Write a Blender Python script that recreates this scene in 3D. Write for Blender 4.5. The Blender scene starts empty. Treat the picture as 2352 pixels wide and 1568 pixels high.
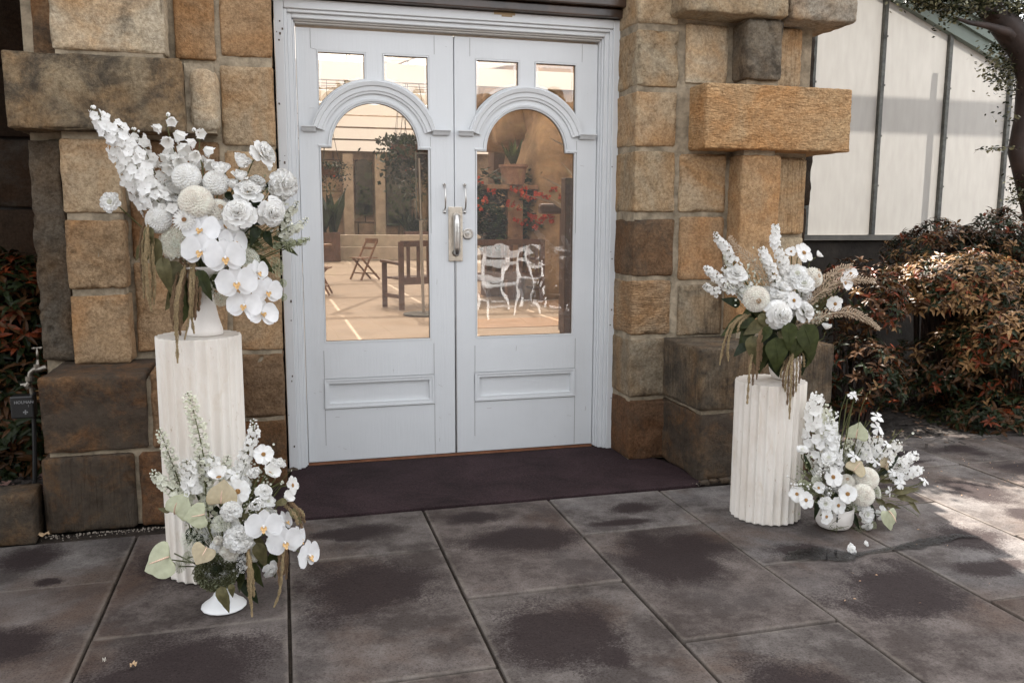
import bpy, math, random
from mathutils import Vector, Matrix, Euler, noise, Quaternion
from math import sin, cos, pi, radians, sqrt

S = bpy.context.scene
COL = S.collection
R = random.Random(11)

# ------------------------------------------------------------------ camera, sky, sun, exposure
CAM = Vector((-0.884, -4.4335, 1.2792)); YAW, PIT, ROL, FOC = 0.2637, -0.1437, 0.0035, 1954.65
fw = Vector((sin(YAW)*cos(PIT), cos(YAW)*cos(PIT), sin(PIT)))
r0 = Vector((cos(YAW), -sin(YAW), 0)); u0 = r0.cross(fw)
rr = cos(ROL)*r0 + sin(ROL)*u0; uu = -sin(ROL)*r0 + cos(ROL)*u0
cd = bpy.data.cameras.new('camera'); cam = bpy.data.objects.new('camera', cd); COL.objects.link(cam)
cam.matrix_world = Matrix(((rr.x, uu.x, -fw.x, CAM.x), (rr.y, uu.y, -fw.y, CAM.y), (rr.z, uu.z, -fw.z, CAM.z), (0, 0, 0, 1)))
cd.sensor_width = 36; cd.lens = FOC/2352*36; cd.clip_end = 500; cd.clip_start = 0.05
S.camera = cam

SUN_DIR = Vector((-0.14, -1.0, -1.85)).normalized()      # the way the light travels: from behind the building
elev = math.asin(-SUN_DIR.z); az = math.atan2(-SUN_DIR.x, -SUN_DIR.y)
w = bpy.data.worlds.new('World'); S.world = w; w.use_nodes = True
wn = w.node_tree.nodes; wl = w.node_tree.links; wn.clear()
sky = wn.new('ShaderNodeTexSky'); sky.sky_type = 'NISHITA'; sky.sun_disc = False
sky.sun_elevation = elev; sky.sun_rotation = az; sky.air_density = 1.0; sky.dust_density = 2.5; sky.ozone_density = 1.0
hs = wn.new('ShaderNodeHueSaturation'); hs.inputs['Saturation'].default_value = 0.14
bg = wn.new('ShaderNodeBackground'); bg.inputs['Strength'].default_value = 0.15
wo = wn.new('ShaderNodeOutputWorld')
wl.new(sky.outputs[0], hs.inputs['Color']); wl.new(hs.outputs[0], bg.inputs['Color']); wl.new(bg.outputs[0], wo.inputs[0])
sd = bpy.data.lights.new('sun', 'SUN'); sun = bpy.data.objects.new('sun', sd); COL.objects.link(sun)
sd.energy = 4.6; sd.angle = radians(0.53); sd.color = (1.0, 0.93, 0.84)
sun.rotation_euler = SUN_DIR.to_track_quat('-Z', 'Y').to_euler()
vs = S.view_settings
S.display_settings.display_device = 'sRGB'
vs.view_transform = 'Standard'; vs.look = 'None'; vs.gamma = 1.0; vs.exposure = 2.15; vs.use_curve_mapping = False
S.render.engine = 'CYCLES'
S.cycles.max_bounces = 8; S.cycles.transparent_max_bounces = 16; S.cycles.diffuse_bounces = 4

# ------------------------------------------------------------------ helpers
def ray(px, py):
    return rr*((px-1176)/FOC) - uu*((py-784)/FOC) + fw
def at(px, py, y):
    d = ray(px, py); t = (y-CAM.y)/d.y; return CAM + d*t
def atz(px, py, z):
    d = ray(px, py); t = (z-CAM.z)/d.z; return CAM + d*t
def pxm(y, px=1176, py=784):          # metres per display pixel at a point
    return (at(px, py, y)-CAM).dot(fw)/FOC

WM = {}
def link(o, parent=None, M=None):
    COL.objects.link(o)
    M = M or Matrix.Identity(4)
    if parent is not None:
        o.parent = parent; o.matrix_parent_inverse = WM[parent.name].inverted()
    o.matrix_basis = M; WM[o.name] = M.copy()
    return o
def tag(o, label=None, cat=None, group=None, kind=None):
    if label: o['label'] = label
    if cat: o['category'] = cat
    if group: o['group'] = group
    if kind: o['kind'] = kind
    return o
def empty(name, loc, label, cat, group=None, rz=0):
    o = bpy.data.objects.new(name, None); o.empty_display_size = 0.1
    link(o, None, Matrix.Translation(loc) @ Matrix.Rotation(rz, 4, 'Z'))
    return tag(o, label, cat, group)

class MB:
    def __init__(s): s.v = []; s.f = []; s.m = []
    def add(s, v, f, M=None, mi=0):
        b = len(s.v)
        s.v.extend([tuple(M @ Vector(p)) for p in v] if M is not None else [tuple(p) for p in v])
        s.f.extend([tuple(i+b for i in q) for q in f]); s.m.extend([mi]*len(f)); return s
    def box(s, x0, x1, y0, y1, z0, z1, mi=0, M=None):
        v = [(x0,y0,z0),(x1,y0,z0),(x1,y1,z0),(x0,y1,z0),(x0,y0,z1),(x1,y0,z1),(x1,y1,z1),(x0,y1,z1)]
        return s.add(v, [(0,3,2,1),(4,5,6,7),(0,1,5,4),(1,2,6,5),(2,3,7,6),(3,0,4,7)], M, mi)
    def bar(s, a, b, w, h, mi=0, up=Vector((0,0,1))):
        a = Vector(a); b = Vector(b); d = (b-a); L = d.length; d.normalize()
        if abs(d.dot(up)) > .98: up = Vector((0,1,0))
        x = d.cross(up).normalized(); z = x.cross(d)
        M = Matrix(((x.x,d.x,z.x,a.x),(x.y,d.y,z.y,a.y),(x.z,d.z,z.z,a.z),(0,0,0,1)))
        return s.box(-w/2, w/2, 0, L, -h/2, h/2, mi, M)
    def tube(s, pts, rad, n=6, mi=0, cap=True):
        pts = [Vector(p) for p in pts]; k = len(pts)
        rs = rad if isinstance(rad, (list, tuple)) else [rad]*k
        v = []; f = []; px = None
        for i, p in enumerate(pts):
            d = (pts[min(i+1,k-1)]-pts[max(i-1,0)])
            if d.length < 1e-9: d = Vector((0,0,1))
            d.normalize()
            if px is None:
                px = d.orthogonal().normalized()
            px = (px - d*px.dot(d)).normalized(); py = d.cross(px)
            for j in range(n):
                a = 2*pi*j/n; v.append(p + (px*cos(a)+py*sin(a))*rs[i])
        for i in range(k-1):
            for j in range(n):
                f.append((i*n+j, i*n+(j+1)%n, (i+1)*n+(j+1)%n, (i+1)*n+j))
        if cap: f.append(tuple(range(n))[::-1]); f.append(tuple((k-1)*n+j for j in range(n)))
        return s.add(v, f, None, mi)
    def lathe(s, prof, n=32, mi=0, M=None, flute=None):
        v = []; f = []; k = len(prof)
        for r_, z in prof:
            for j in range(n):
                a = 2*pi*j/n; q = r_
                if flute: q = r_*(1-flute(a, z))
                v.append((q*cos(a), q*sin(a), z))
        for i in range(k-1):
            for j in range(n):
                f.append((i*n+j, i*n+(j+1)%n, (i+1)*n+(j+1)%n, (i+1)*n+j))
        return s.add(v, f, M, mi)
    def blob(s, c, r_, mi=0):   # octahedron bead
        c = Vector(c)
        v = [c+Vector(q)*r_ for q in ((1,0,0),(-1,0,0),(0,1,0),(0,-1,0),(0,0,1),(0,0,-1))]
        return s.add(v, [(0,2,4),(2,1,4),(1,3,4),(3,0,4),(2,0,5),(1,2,5),(3,1,5),(0,3,5)], None, mi)
    def mesh(s, name, mats, smooth=True):
        me = bpy.data.meshes.new(name); me.from_pydata(s.v, [], s.f)
        mats = mats if isinstance(mats, (list, tuple)) else [mats]
        for m in mats: me.materials.append(m)
        if len(mats) > 1: me.polygons.foreach_set('material_index', s.m)
        me.polygons.foreach_set('use_smooth', [smooth]*len(me.polygons)); me.update()
        return me
    def build(s, name, mats, parent=None, M=None, smooth=False, kind=None, bevel=0):
        o = bpy.data.objects.new(name, s.mesh(name, mats, smooth)); link(o, parent, M)
        if kind: o['kind'] = kind
        if bevel:
            b = o.modifiers.new('bevel', 'BEVEL'); b.width = bevel; b.segments = 2; b.limit_method = 'ANGLE'
        return o
def put(me, name, parent, M, label=None):
    o = bpy.data.objects.new(name, me); link(o, parent, M)
    if label: o['label'] = label
    return o
def fbm(p, o=4):
    a = 0; k = 1
    for i in range(o): a += noise.noise(p)*k; p = p*2.03+Vector((3.1,1.7,.3)); k *= .5
    return a

# ------------------------------------------------------------------ materials
def mat(name):
    m = bpy.data.materials.new(name); m.use_nodes = True
    nt = m.node_tree; n = nt.nodes; b = n['Principled BSDF']; return m, n, nt.links, b
def simple(name, col, rough=.5, metal=0, spec=.5, sub=0, var=0, scale=8, bump=0, bscale=60, coat=0):
    m, n, l, b = mat(name)
    b.inputs['Base Color'].default_value = (*col, 1); b.inputs['Roughness'].default_value = rough
    b.inputs['Metallic'].default_value = metal; b.inputs['Specular IOR Level'].default_value = spec
    if coat: b.inputs['Coat Weight'].default_value = coat; b.inputs['Coat Roughness'].default_value = .2
    tc = n.new('ShaderNodeTexCoord')
    if var:
        t = n.new('ShaderNodeTexNoise'); t.inputs['Scale'].default_value = scale; t.inputs['Detail'].default_value = 6
        t.inputs['Roughness'].default_value = .65
        l.new(tc.outputs['Object'], t.inputs['Vector'])
        cr = n.new('ShaderNodeValToRGB'); l.new(t.outputs['Fac'], cr.inputs[0])
        cr.color_ramp.elements[0].position = .3; cr.color_ramp.elements[1].position = .7
        cr.color_ramp.elements[0].color = (*[c*(1-var) for c in col], 1); cr.color_ramp.elements[1].color = (*[min(1, c*(1+var)) for c in col], 1)
        l.new(cr.outputs[0], b.inputs['Base Color'])
    if bump:
        t2 = n.new('ShaderNodeTexNoise'); t2.inputs['Scale'].default_value = bscale; t2.inputs['Detail'].default_value = 5
        l.new(tc.outputs['Object'], t2.inputs['Vector'])
        bp = n.new('ShaderNodeBump'); bp.inputs['Strength'].default_value = bump; bp.inputs['Distance'].default_value = .01
        l.new(t2.outputs['Fac'], bp.inputs['Height']); l.new(bp.outputs[0], b.inputs['Normal'])
    return m
def leafy(name, col, trans=.3, rough=.45, var=.35, spec=.35, nsc=5):
    """thin petal or leaf: diffuse and translucent, colour varied over the object"""
    m, n, l, b = mat(name)
    b.inputs['Roughness'].default_value = rough; b.inputs['Specular IOR Level'].default_value = spec*.6
    tc = n.new('ShaderNodeTexCoord'); t = n.new('ShaderNodeTexNoise'); t.inputs['Scale'].default_value = nsc
    t.inputs['Detail'].default_value = 3
    l.new(tc.outputs['Object'], t.inputs['Vector'])
    cr = n.new('ShaderNodeValToRGB'); l.new(t.outputs['Fac'], cr.inputs[0])
    cr.color_ramp.elements[0].position = .3; cr.color_ramp.elements[1].position = .72
    cr.color_ramp.elements[0].color = (*[c*(1-var) for c in col], 1); cr.color_ramp.elements[1].color = (*[min(.95, c*(1+var)) for c in col], 1)
    l.new(cr.outputs[0], b.inputs['Base Color'])
    tr = n.new('ShaderNodeBsdfTranslucent'); l.new(cr.outputs[0], tr.inputs['Color'])
    mx = n.new('ShaderNodeMixShader'); mx.inputs[0].default_value = trans
    l.new(b.outputs[0], mx.inputs[1]); l.new(tr.outputs[0], mx.inputs[2]); l.new(mx.outputs[0], n['Material Output'].inputs[0])
    return m

def stone_mat(name, style):
    """sandstone: the object's colour is the bed colour, its alpha how weathered (dark) the block is"""
    m, n, l, b = mat(name)
    b.inputs['Roughness'].default_value = .95; b.inputs['Specular IOR Level'].default_value = .15
    tc = n.new('ShaderNodeTexCoord'); oi = n.new('ShaderNodeObjectInfo')
    ad = n.new('ShaderNodeVectorMath'); ad.operation = 'MULTIPLY_ADD'; ad.inputs[1].default_value = (1,1,1)
    mu = n.new('ShaderNodeMath'); mu.operation = 'MULTIPLY'; mu.inputs[1].default_value = 40; l.new(oi.outputs['Random'], mu.inputs[0])
    l.new(tc.outputs['Object'], ad.inputs[0]); l.new(mu.outputs[0], ad.inputs[2])
    V = ad.outputs[0]
    def nz(scale, det=5, rough=.6, vec=None, dist=0):
        t = n.new('ShaderNodeTexNoise'); t.inputs['Scale'].default_value = scale; t.inputs['Detail'].default_value = det
        t.inputs['Roughness'].default_value = rough; t.inputs['Distortion'].default_value = dist; l.new(vec or V, t.inputs['Vector']); return t.outputs['Fac']
    def ramp(f, a, bb, c0=(0,0,0), c1=(1,1,1)):
        r = n.new('ShaderNodeValToRGB'); l.new(f, r.inputs[0]); r.color_ramp.elements[0].position = a; r.color_ramp.elements[1].position = bb
        r.color_ramp.elements[0].color = (*c0,1); r.color_ramp.elements[1].color = (*c1,1); return r.outputs[0]
    def mix(f, a, bb, mode='MIX'):
        x = n.new('ShaderNodeMix'); x.data_type = 'RGBA'; x.blend_type = mode
        if isinstance(f, (int,float)): x.inputs[0].default_value = f
        else: l.new(f, x.inputs[0])
        for k, s in ((6,a),(7,bb)):
            if isinstance(s, tuple): x.inputs[k].default_value = (*s,1)
            else: l.new(s, x.inputs[k])
        return x.outputs[2]
    # big bands of iron stain, mottling, grain
    c = mix(ramp(nz(3.2, 4, .6, None, .8), .42, .68), oi.outputs['Color'], mix(1.0, oi.outputs['Color'], (1.0,.80,.62), 'MULTIPLY'))
    c = mix(ramp(nz(9, 6, .7), .35, .75), c, mix(1.0, c, (1.32,1.28,1.2), 'MULTIPLY'))
    c = mix(ramp(nz(70, 5, .78), .38, .60), mix(1.0, c, (.60,.57,.54), 'MULTIPLY'), c)
    # soot and lichen; more of it where the block is weathered (alpha)
    dk = n.new('ShaderNodeMath'); dk.operation = 'SUBTRACT'; dk.inputs[0].default_value = .80
    am = n.new('ShaderNodeMath'); am.operation = 'MULTIPLY'; am.inputs[1].default_value = .5; l.new(oi.outputs['Alpha'], am.inputs[0]); l.new(am.outputs[0], dk.inputs[1])
    sb = n.new('ShaderNodeMath'); sb.operation = 'SUBTRACT'; l.new(nz(5.5, 8, .72, None, .4), sb.inputs[0]); l.new(dk.outputs[0], sb.inputs[1])
    ml = n.new('ShaderNodeMath'); ml.operation = 'MULTIPLY'; ml.inputs[1].default_value = 6; ml.use_clamp = True; l.new(sb.outputs[0], ml.inputs[0])
    m2 = n.new('ShaderNodeMath'); m2.operation = 'MULTIPLY'; m2.inputs[1].default_value = .86; l.new(ml.outputs[0], m2.inputs[0])
    c = mix(m2.outputs[0], c, mix(nz(40,3), (.028,.024,.02), (.085,.07,.055)))
    # pale crust flecks
    c = mix(ramp(nz(26, 6, .75), .68, .74), c, mix(.5, c, (.42,.38,.32)))
    c = mix(ramp(nz(14, 9, .8, None, .6), .30, .50), mix(1.0, c, (.56,.52,.48), 'MULTIPLY'), c)  # dirt and the shade of hollows painted in as noise mottling
    l.new(c, b.inputs['Base Color'])
    # relief
    mp = n.new('ShaderNodeMapping'); l.new(V, mp.inputs['Vector'])
    if style == 'peck': mp.inputs['Rotation'].default_value = (0, radians(28), 0); mp.inputs['Scale'].default_value = (26, 26, 100); h = nz(1.0, 3, .6, mp.outputs[0], .7); st = 1.0
    elif style == 'comb': mp.inputs['Scale'].default_value = (75, 75, 5); h = nz(1.0, 2, .5, mp.outputs[0], .2); st = .8
    elif style == 'pit': h = nz(30, 7, .75); st = 1.0
    else: h = nz(16, 9, .74, None, .5); st = .8
    h2 = nz(160, 3, .6)
    hm = n.new('ShaderNodeMath'); hm.operation = 'MULTIPLY_ADD'; hm.inputs[1].default_value = .28; l.new(h2, hm.inputs[0]); l.new(h, hm.inputs[2])
    bp = n.new('ShaderNodeBump'); bp.inputs['Strength'].default_value = st; bp.inputs['Distance'].default_value = .022
    l.new(hm.outputs[0], bp.inputs['Height']); l.new(bp.outputs[0], b.inputs['Normal'])
    return m
STONE = {k: stone_mat('sandstone_'+k, k) for k in ('peck','comb','pit','smooth')}
MORTAR = simple('mortar', (.275,.225,.16), .95, var=.5, scale=14, bump=.6, bscale=70, spec=.2)

def paving_mat():
    m, n, l, b = mat('flagstone')
    tc = n.new('ShaderNodeTexCoord'); oi = n.new('ShaderNodeObjectInfo'); geo = n.new('ShaderNodeNewGeometry')
    b.inputs['Specular IOR Level'].default_value = .10
    def nz(scale, det=5, rough=.6, dist=0, vec=None):
        t = n.new('ShaderNodeTexNoise'); t.inputs['Scale'].default_value = scale; t.inputs['Detail'].default_value = det
        t.inputs['Roughness'].default_value = rough; t.inputs['Distortion'].default_value = dist; l.new(vec or geo.outputs['Position'], t.inputs['Vector']); return t.outputs['Fac']
    def ma(op, a, bb=None, c=None, clamp=False):
        x = n.new('ShaderNodeMath'); x.operation = op; x.use_clamp = clamp
        for i, s in enumerate((a, bb, c)):
            if s is None: continue
            if isinstance(s, (int,float)): x.inputs[i].default_value = s
            else: l.new(s, x.inputs[i])
        return x.outputs[0]
    def mix(f, a, bb, mode='MIX'):
        x = n.new('ShaderNodeMix'); x.data_type = 'RGBA'; x.blend_type = mode
        if isinstance(f, (int,float)): x.inputs[0].default_value = f
        else: l.new(f, x.inputs[0])
        for k, s in ((6,a),(7,bb)):
            if isinstance(s, tuple): x.inputs[k].default_value = (*s,1)
            else: l.new(s, x.inputs[k])
        return x.outputs[2]
    sx = n.new('ShaderNodeSeparateXYZ'); l.new(tc.outputs['Generated'], sx.inputs[0])
    rnd = oi.outputs['Random']
    def spot(ox, oy, rx, ry, edge):      # damp patch in the middle of a slab
        dx = ma('DIVIDE', ma('SUBTRACT', sx.outputs[0], ox), rx); dy = ma('DIVIDE', ma('SUBTRACT', sx.outputs[1], oy), ry)
        d = ma('SQRT', ma('ADD', ma('MULTIPLY', dx, dx), ma('MULTIPLY', dy, dy)))
        d = ma('ADD', ma('ADD', d, ma('MULTIPLY', ma('SUBTRACT', nz(3.6, 8, .68, .5), .5), 1.9)), ma('MULTIPLY', ma('SUBTRACT', nz(130, 4, .8), .5), 1.5))
        return ma('MULTIPLY', ma('SUBTRACT', 1.0, d), edge*.5, clamp=True)
    r1 = ma('FRACT', ma('MULTIPLY', rnd, 7.31)); r2 = ma('FRACT', ma('MULTIPLY', rnd, 13.7)); r3 = ma('FRACT', ma('MULTIPLY', rnd, 23.9))
    a = spot(ma('MULTIPLY_ADD', r1, .3, .35), ma('MULTIPLY_ADD', r2, .25, .48), ma('MULTIPLY_ADD', r3, .38, .22), ma('MULTIPLY_ADD', r2, .22, .15), 5)
    c2 = spot(ma('MULTIPLY_ADD', r2, .4, .3), ma('MULTIPLY_ADD', r3, .75, .1), ma('MULTIPLY_ADD', r1, .25, .08), .10, 5)
    damp = ma('MAXIMUM', a, c2)
    base = mix(ma('MULTIPLY', ma('SUBTRACT', nz(3.1, 8, .75), .42), 4, clamp=True), (.060,.051,.047), (.172,.155,.144))
    base = mix(ma('MULTIPLY', ma('SUBTRACT', nz(1.7, 5, .6, .5), .52), 5, clamp=True), base, (.088,.062,.048))
    base = mix(ma('MULTIPLY', ma('SUBTRACT', nz(1.3, 3, .6, .2), .5), 4, clamp=True), base, mix(.6, base, (.125,.120,.118)))
    tint = mix(ma('MULTIPLY', r3, .75), base, mix(1.0, base, (.76,.68,.64), 'MULTIPLY')); tint = mix(ma('MULTIPLY', r1, .8), tint, mix(1.0, tint, (1.25,1.27,1.3), 'MULTIPLY'))
    damp = ma('MULTIPLY', damp, ma('MULTIPLY_ADD', ma('GREATER_THAN', ma('FRACT', ma('MULTIPLY', rnd, 41.3)), .22), .8, .2)); col = mix(ma('MULTIPLY', damp, .95), tint, (.027,.0195,.019))
    col = mix(ma('MULTIPLY', ma('SUBTRACT', .52, nz(150, 4, .8)), 5, clamp=True), col, mix(1.0, col, (.50,.48,.46), 'MULTIPLY'))
    col = mix(ma('MULTIPLY', ma('SUBTRACT', nz(110, 5, .85), .61), 7, clamp=True), col, mix(.2, col, (.4,.36,.32)))
    ex = ma('MINIMUM', ma('MINIMUM', sx.outputs[0], ma('SUBTRACT', 1.0, sx.outputs[0])), ma('MULTIPLY', ma('MINIMUM', sx.outputs[1], ma('SUBTRACT', 1.0, sx.outputs[1])), 1.5))
    em = ma('MULTIPLY', ma('SUBTRACT', ma('MULTIPLY_ADD', nz(9, 5, .7), .11, -.028), ex), 30, clamp=True)
    col = mix(ma('MULTIPLY', em, .5), col, mix(.5, col, (.30,.26,.22)))
    l.new(col, b.inputs['Base Color'])
    l.new(ma('MULTIPLY_ADD', damp, -.10, .93), b.inputs['Roughness'])
    bp = n.new('ShaderNodeBump'); bp.inputs['Strength'].default_value = .5; bp.inputs['Distance'].default_value = .004
    l.new(ma('ADD', nz(55, 6, .75), ma('MULTIPLY', nz(11, 4), 1.2)), bp.inputs['Height']); l.new(bp.outputs[0], b.inputs['Normal'])
    return m
PAVE = paving_mat()
DIRT = simple('joint_dirt', (.028,.021,.016), .95, var=.5, scale=40, bump=.5, bscale=90, spec=.2)
CONC0 = simple('purple_concrete', (.036,.0225,.0245), .9, var=.3, scale=6, bump=.5, bscale=200, spec=.12)

def conc_mat():
    m, n, l, b = mat('plum_cement'); b.inputs['Roughness'].default_value = .92; b.inputs['Specular IOR Level'].default_value = .1
    g = n.new('ShaderNodeNewGeometry')
    def nz(s_, d, r_=.6, ds=0):
        t = n.new('ShaderNodeTexNoise'); t.inputs['Scale'].default_value = s_; t.inputs['Detail'].default_value = d; t.inputs['Roughness'].default_value = r_; t.inputs['Distortion'].default_value = ds; l.new(g.outputs['Position'], t.inputs['Vector']); return t.outputs['Fac']
    def rp(f, a, c, c0, c1):
        r = n.new('ShaderNodeValToRGB'); l.new(f, r.inputs[0]); r.color_ramp.elements[0].position = a; r.color_ramp.elements[1].position = c; r.color_ramp.elements[0].color = (*c0,1); r.color_ramp.elements[1].color = (*c1,1); return r.outputs[0]
    def mul(a, c, mode='MULTIPLY', f=1.0):
        x = n.new('ShaderNodeMix'); x.data_type = 'RGBA'; x.blend_type = mode; x.inputs[0].default_value = f; l.new(a, x.inputs[6]); l.new(c, x.inputs[7]); return x.outputs[2]
    c = rp(nz(2.6, 8, .7, .4), .32, .68, (.021,.0145,.015), (.050,.032,.035))
    c = mul(c, rp(nz(150, 3, .8), .38, .62, (.62,.6,.6), (1.25,1.22,1.2)))
    c = mul(c, rp(nz(230, 2, .5), .73, .78, (0,0,0), (.10,.085,.08)), 'ADD')
    l.new(c, b.inputs['Base Color'])
    bp = n.new('ShaderNodeBump'); bp.inputs['Strength'].default_value = .6; bp.inputs['Distance'].default_value = .004; l.new(nz(90, 6, .8), bp.inputs['Height']); l.new(bp.outputs[0], b.inputs['Normal'])
    return m
CONC = conc_mat()
def paint_mat(name, col):
    m, n, l, b = mat(name)
    tc = n.new('ShaderNodeTexCoord'); b.inputs['Roughness'].default_value = .42
    def nz(scale, det=4, rough=.6, sc=None):
        t = n.new('ShaderNodeTexNoise'); t.inputs['Scale'].default_value = scale; t.inputs['Detail'].default_value = det; t.inputs['Roughness'].default_value = rough
        mp = n.new('ShaderNodeMapping'); l.new(tc.outputs['Object'], mp.inputs[0]); mp.inputs['Scale'].default_value = sc or (1,1,1); l.new(mp.outputs[0], t.inputs['Vector']); return t.outputs['Fac']
    def ramp(f, a, bb, c0, c1):
        r = n.new('ShaderNodeValToRGB'); l.new(f, r.inputs[0]); r.color_ramp.elements[0].position = a; r.color_ramp.elements[1].position = bb
        r.color_ramp.elements[0].color = (*c0,1); r.color_ramp.elements[1].color = (*c1,1); return r.outputs[0]
    c = ramp(nz(3, 5), .3, .7, [x*.93 for x in col], col)
    x = n.new('ShaderNodeMix'); x.data_type = 'RGBA'; x.blend_type = 'MULTIPLY'; x.inputs[0].default_value = 1
    l.new(c, x.inputs[6]); l.new(ramp(nz(1.0, 7, .75, (60,60,14)), .70, .735, (1,1,1), (.62,.55,.47)), x.inputs[7])
    l.new(x.outputs[2], b.inputs['Base Color'])
    bp = n.new('ShaderNodeBump'); bp.inputs['Strength'].default_value = .25; bp.inputs['Distance'].default_value = .004
    l.new(nz(1.0, 4, .6, (70,70,6)), bp.inputs['Height']); l.new(bp.outputs[0], b.inputs['Normal'])
    return m
PAINT = paint_mat('white_gloss_paint', (.69,.705,.715))
PAINT_OLD = paint_mat('aged_cream_paint', (.58,.56,.53))
BEAM = simple('varnished_beam', (.045,.025,.016), .28, var=.6, scale=6, bump=.3, bscale=20, coat=.3)
TAPM = simple('tarnished_metal', (.22,.2,.17), .4, metal=1, bump=.1, bscale=50)
PUTTY = simple('putty_gap', (.10,.075,.055), .9, var=.6, scale=60)
def glass_mat(name, tint=(1,1,1), refl=1.0, wav=.02, haze=.0):
    m, n, l, b = mat(name); n.remove(b)
    tr = n.new('ShaderNodeBsdfTransparent'); tr.inputs[0].default_value = (*tint,1)
    gl = n.new('ShaderNodeBsdfGlossy'); gl.inputs['Roughness'].default_value = .0
    fr = n.new('ShaderNodeFresnel'); fr.inputs[0].default_value = 1.62
    mu = n.new('ShaderNodeMath'); mu.operation = 'MULTIPLY'; mu.inputs[1].default_value = refl; mu.use_clamp = True; l.new(fr.outputs[0], mu.inputs[0])
    tc = n.new('ShaderNodeTexCoord'); t = n.new('ShaderNodeTexNoise'); t.inputs['Scale'].default_value = 3.2; l.new(tc.outputs['Object'], t.inputs[0])
    bp = n.new('ShaderNodeBump'); bp.inputs['Strength'].default_value = 1; bp.inputs['Distance'].default_value = wav*.1; l.new(t.outputs[0], bp.inputs['Height'])
    l.new(bp.outputs[0], gl.inputs['Normal'])
    mx = n.new('ShaderNodeMixShader'); l.new(mu.outputs[0], mx.inputs[0]); l.new(tr.outputs[0], mx.inputs[1]); l.new(gl.outputs[0], mx.inputs[2])
    df = n.new('ShaderNodeBsdfDiffuse'); df.inputs[0].default_value = (.75,.72,.68,1); m3 = n.new('ShaderNodeMixShader'); m3.inputs[0].default_value = haze  # grey diffuse veil mixed in to paint haze on the glass
    l.new(mx.outputs[0], m3.inputs[1]); l.new(df.outputs[0], m3.inputs[2]); l.new(m3.outputs[0], n['Material Output'].inputs[0]); return m
GLASS = glass_mat('door_glass', (.88,.85,.81), 2.0, .02, .07)
CHROME = simple('dull_steel', (.62,.6,.57), .3, metal=1, bump=.1, bscale=50)
NICKEL = simple('brushed_plate', (.66,.6,.52), .34, metal=1, var=.15, scale=20)
BLACK = simple('black_plastic', (.012,.012,.012), .4)
TEXT = simple('pale_print', (.22,.22,.22), .6)
def travertine():
    m, n, l, b = mat('travertine'); b.inputs['Roughness'].default_value = .8; b.inputs['Specular IOR Level'].default_value = .25
    tc = n.new('ShaderNodeTexCoord')
    def nz(scale, det, sc, dist=0, off=0):
        mp = n.new('ShaderNodeMapping'); mp.inputs['Scale'].default_value = sc; mp.inputs['Location'].default_value = (off,off,off); l.new(tc.outputs['Object'], mp.inputs[0])
        t = n.new('ShaderNodeTexNoise'); t.inputs['Scale'].default_value = scale; t.inputs['Detail'].default_value = det; t.inputs['Roughness'].default_value = .7; t.inputs['Distortion'].default_value = dist
        l.new(mp.outputs[0], t.inputs['Vector']); return t.outputs['Fac']
    def ramp(f, pts):
        r = n.new('ShaderNodeValToRGB'); l.new(f, r.inputs[0]); e = r.color_ramp.elements
        e[0].position, e[0].color = pts[0][0], (*pts[0][1],1); e[1].position, e[1].color = pts[-1][0], (*pts[-1][1],1)
        for p, c in pts[1:-1]: q = e.new(p); q.color = (*c,1)
        return r.outputs[0]
    def mul(a, bb):
        x = n.new('ShaderNodeMix'); x.data_type = 'RGBA'; x.blend_type = 'MULTIPLY'; x.inputs[0].default_value = 1; l.new(a, x.inputs[6]); l.new(bb, x.inputs[7]); return x.outputs[2]
    c = ramp(nz(5, 6, (1,1,.35), .5), [(.28,(.64,.57,.49)), (.5,(.74,.69,.625)), (.72,(.79,.75,.69))])
    pits = ramp(nz(1, 5, (70,70,22)), [(.64,(1,1,1)), (.71,(.62,.50,.40))])
    c = mul(c, pits); c = mul(c, ramp(nz(1, 6, (16,16,5), 1, 4), [(.56,(1,1,1)), (.80,(.86,.80,.72))]))
    l.new(c, b.inputs['Base Color'])
    bp = n.new('ShaderNodeBump'); bp.inputs['Strength'].default_value = .4; bp.inputs['Distance'].default_value = .004; l.new(nz(1,5,(80,80,25)), bp.inputs['Height']); l.new(bp.outputs[0], b.inputs['Normal'])
    return m
TRAV = travertine()
CERAM = simple('matt_ceramic', (.74,.70,.655), .6, var=.05, scale=6, bump=.15, bscale=120)
CERAMW = simple('white_ceramic', (.78,.78,.77), .3, var=.03)
PET = leafy('petal_white', (.93,.915,.875), .42, .55, .08)
PETO = leafy('petal_orchid', (.92,.92,.925), .38, .4, .06)
PETC = leafy('petal_cream', (.92,.86,.79), .40, .6, .12)
PETG = leafy('petal_greenish', (.80,.80,.69), .36, .6, .15)
YEL = simple('stamen_yellow', (.50,.27,.09), .8, var=.4, scale=90, bump=.6, bscale=200)
LIP = simple('orchid_lip', (.72,.48,.22), .5, var=.35, scale=60)
STEM = leafy('stem_green', (.11,.115,.045), .1, .6, .3)
LEAF = leafy('leaf_green', (.050,.060,.020), .25, .42, .35)
LEAFD = leafy('leaf_dark_green', (.020,.028,.012), .2, .38, .35)
OLIVE = leafy('leaf_olive', (.125,.11,.052), .25, .5, .3)
AMAR = simple('amaranth_tan', (.29,.215,.115), .9, var=.4, scale=120)
AMARB = simple('amaranth_brown', (.19,.12,.065), .9, var=.4, scale=120)
FOX = simple('dried_spike', (.44,.34,.24), .85, var=.3, scale=120)
UMB = leafy('umbel_white', (.70,.70,.60), .2, .7, .15)
UMBG = leafy('umbel_green', (.36,.38,.24), .2, .7, .3)
MOSS = leafy('moss_green', (.15,.15,.07), .2, .8, .5)
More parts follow.
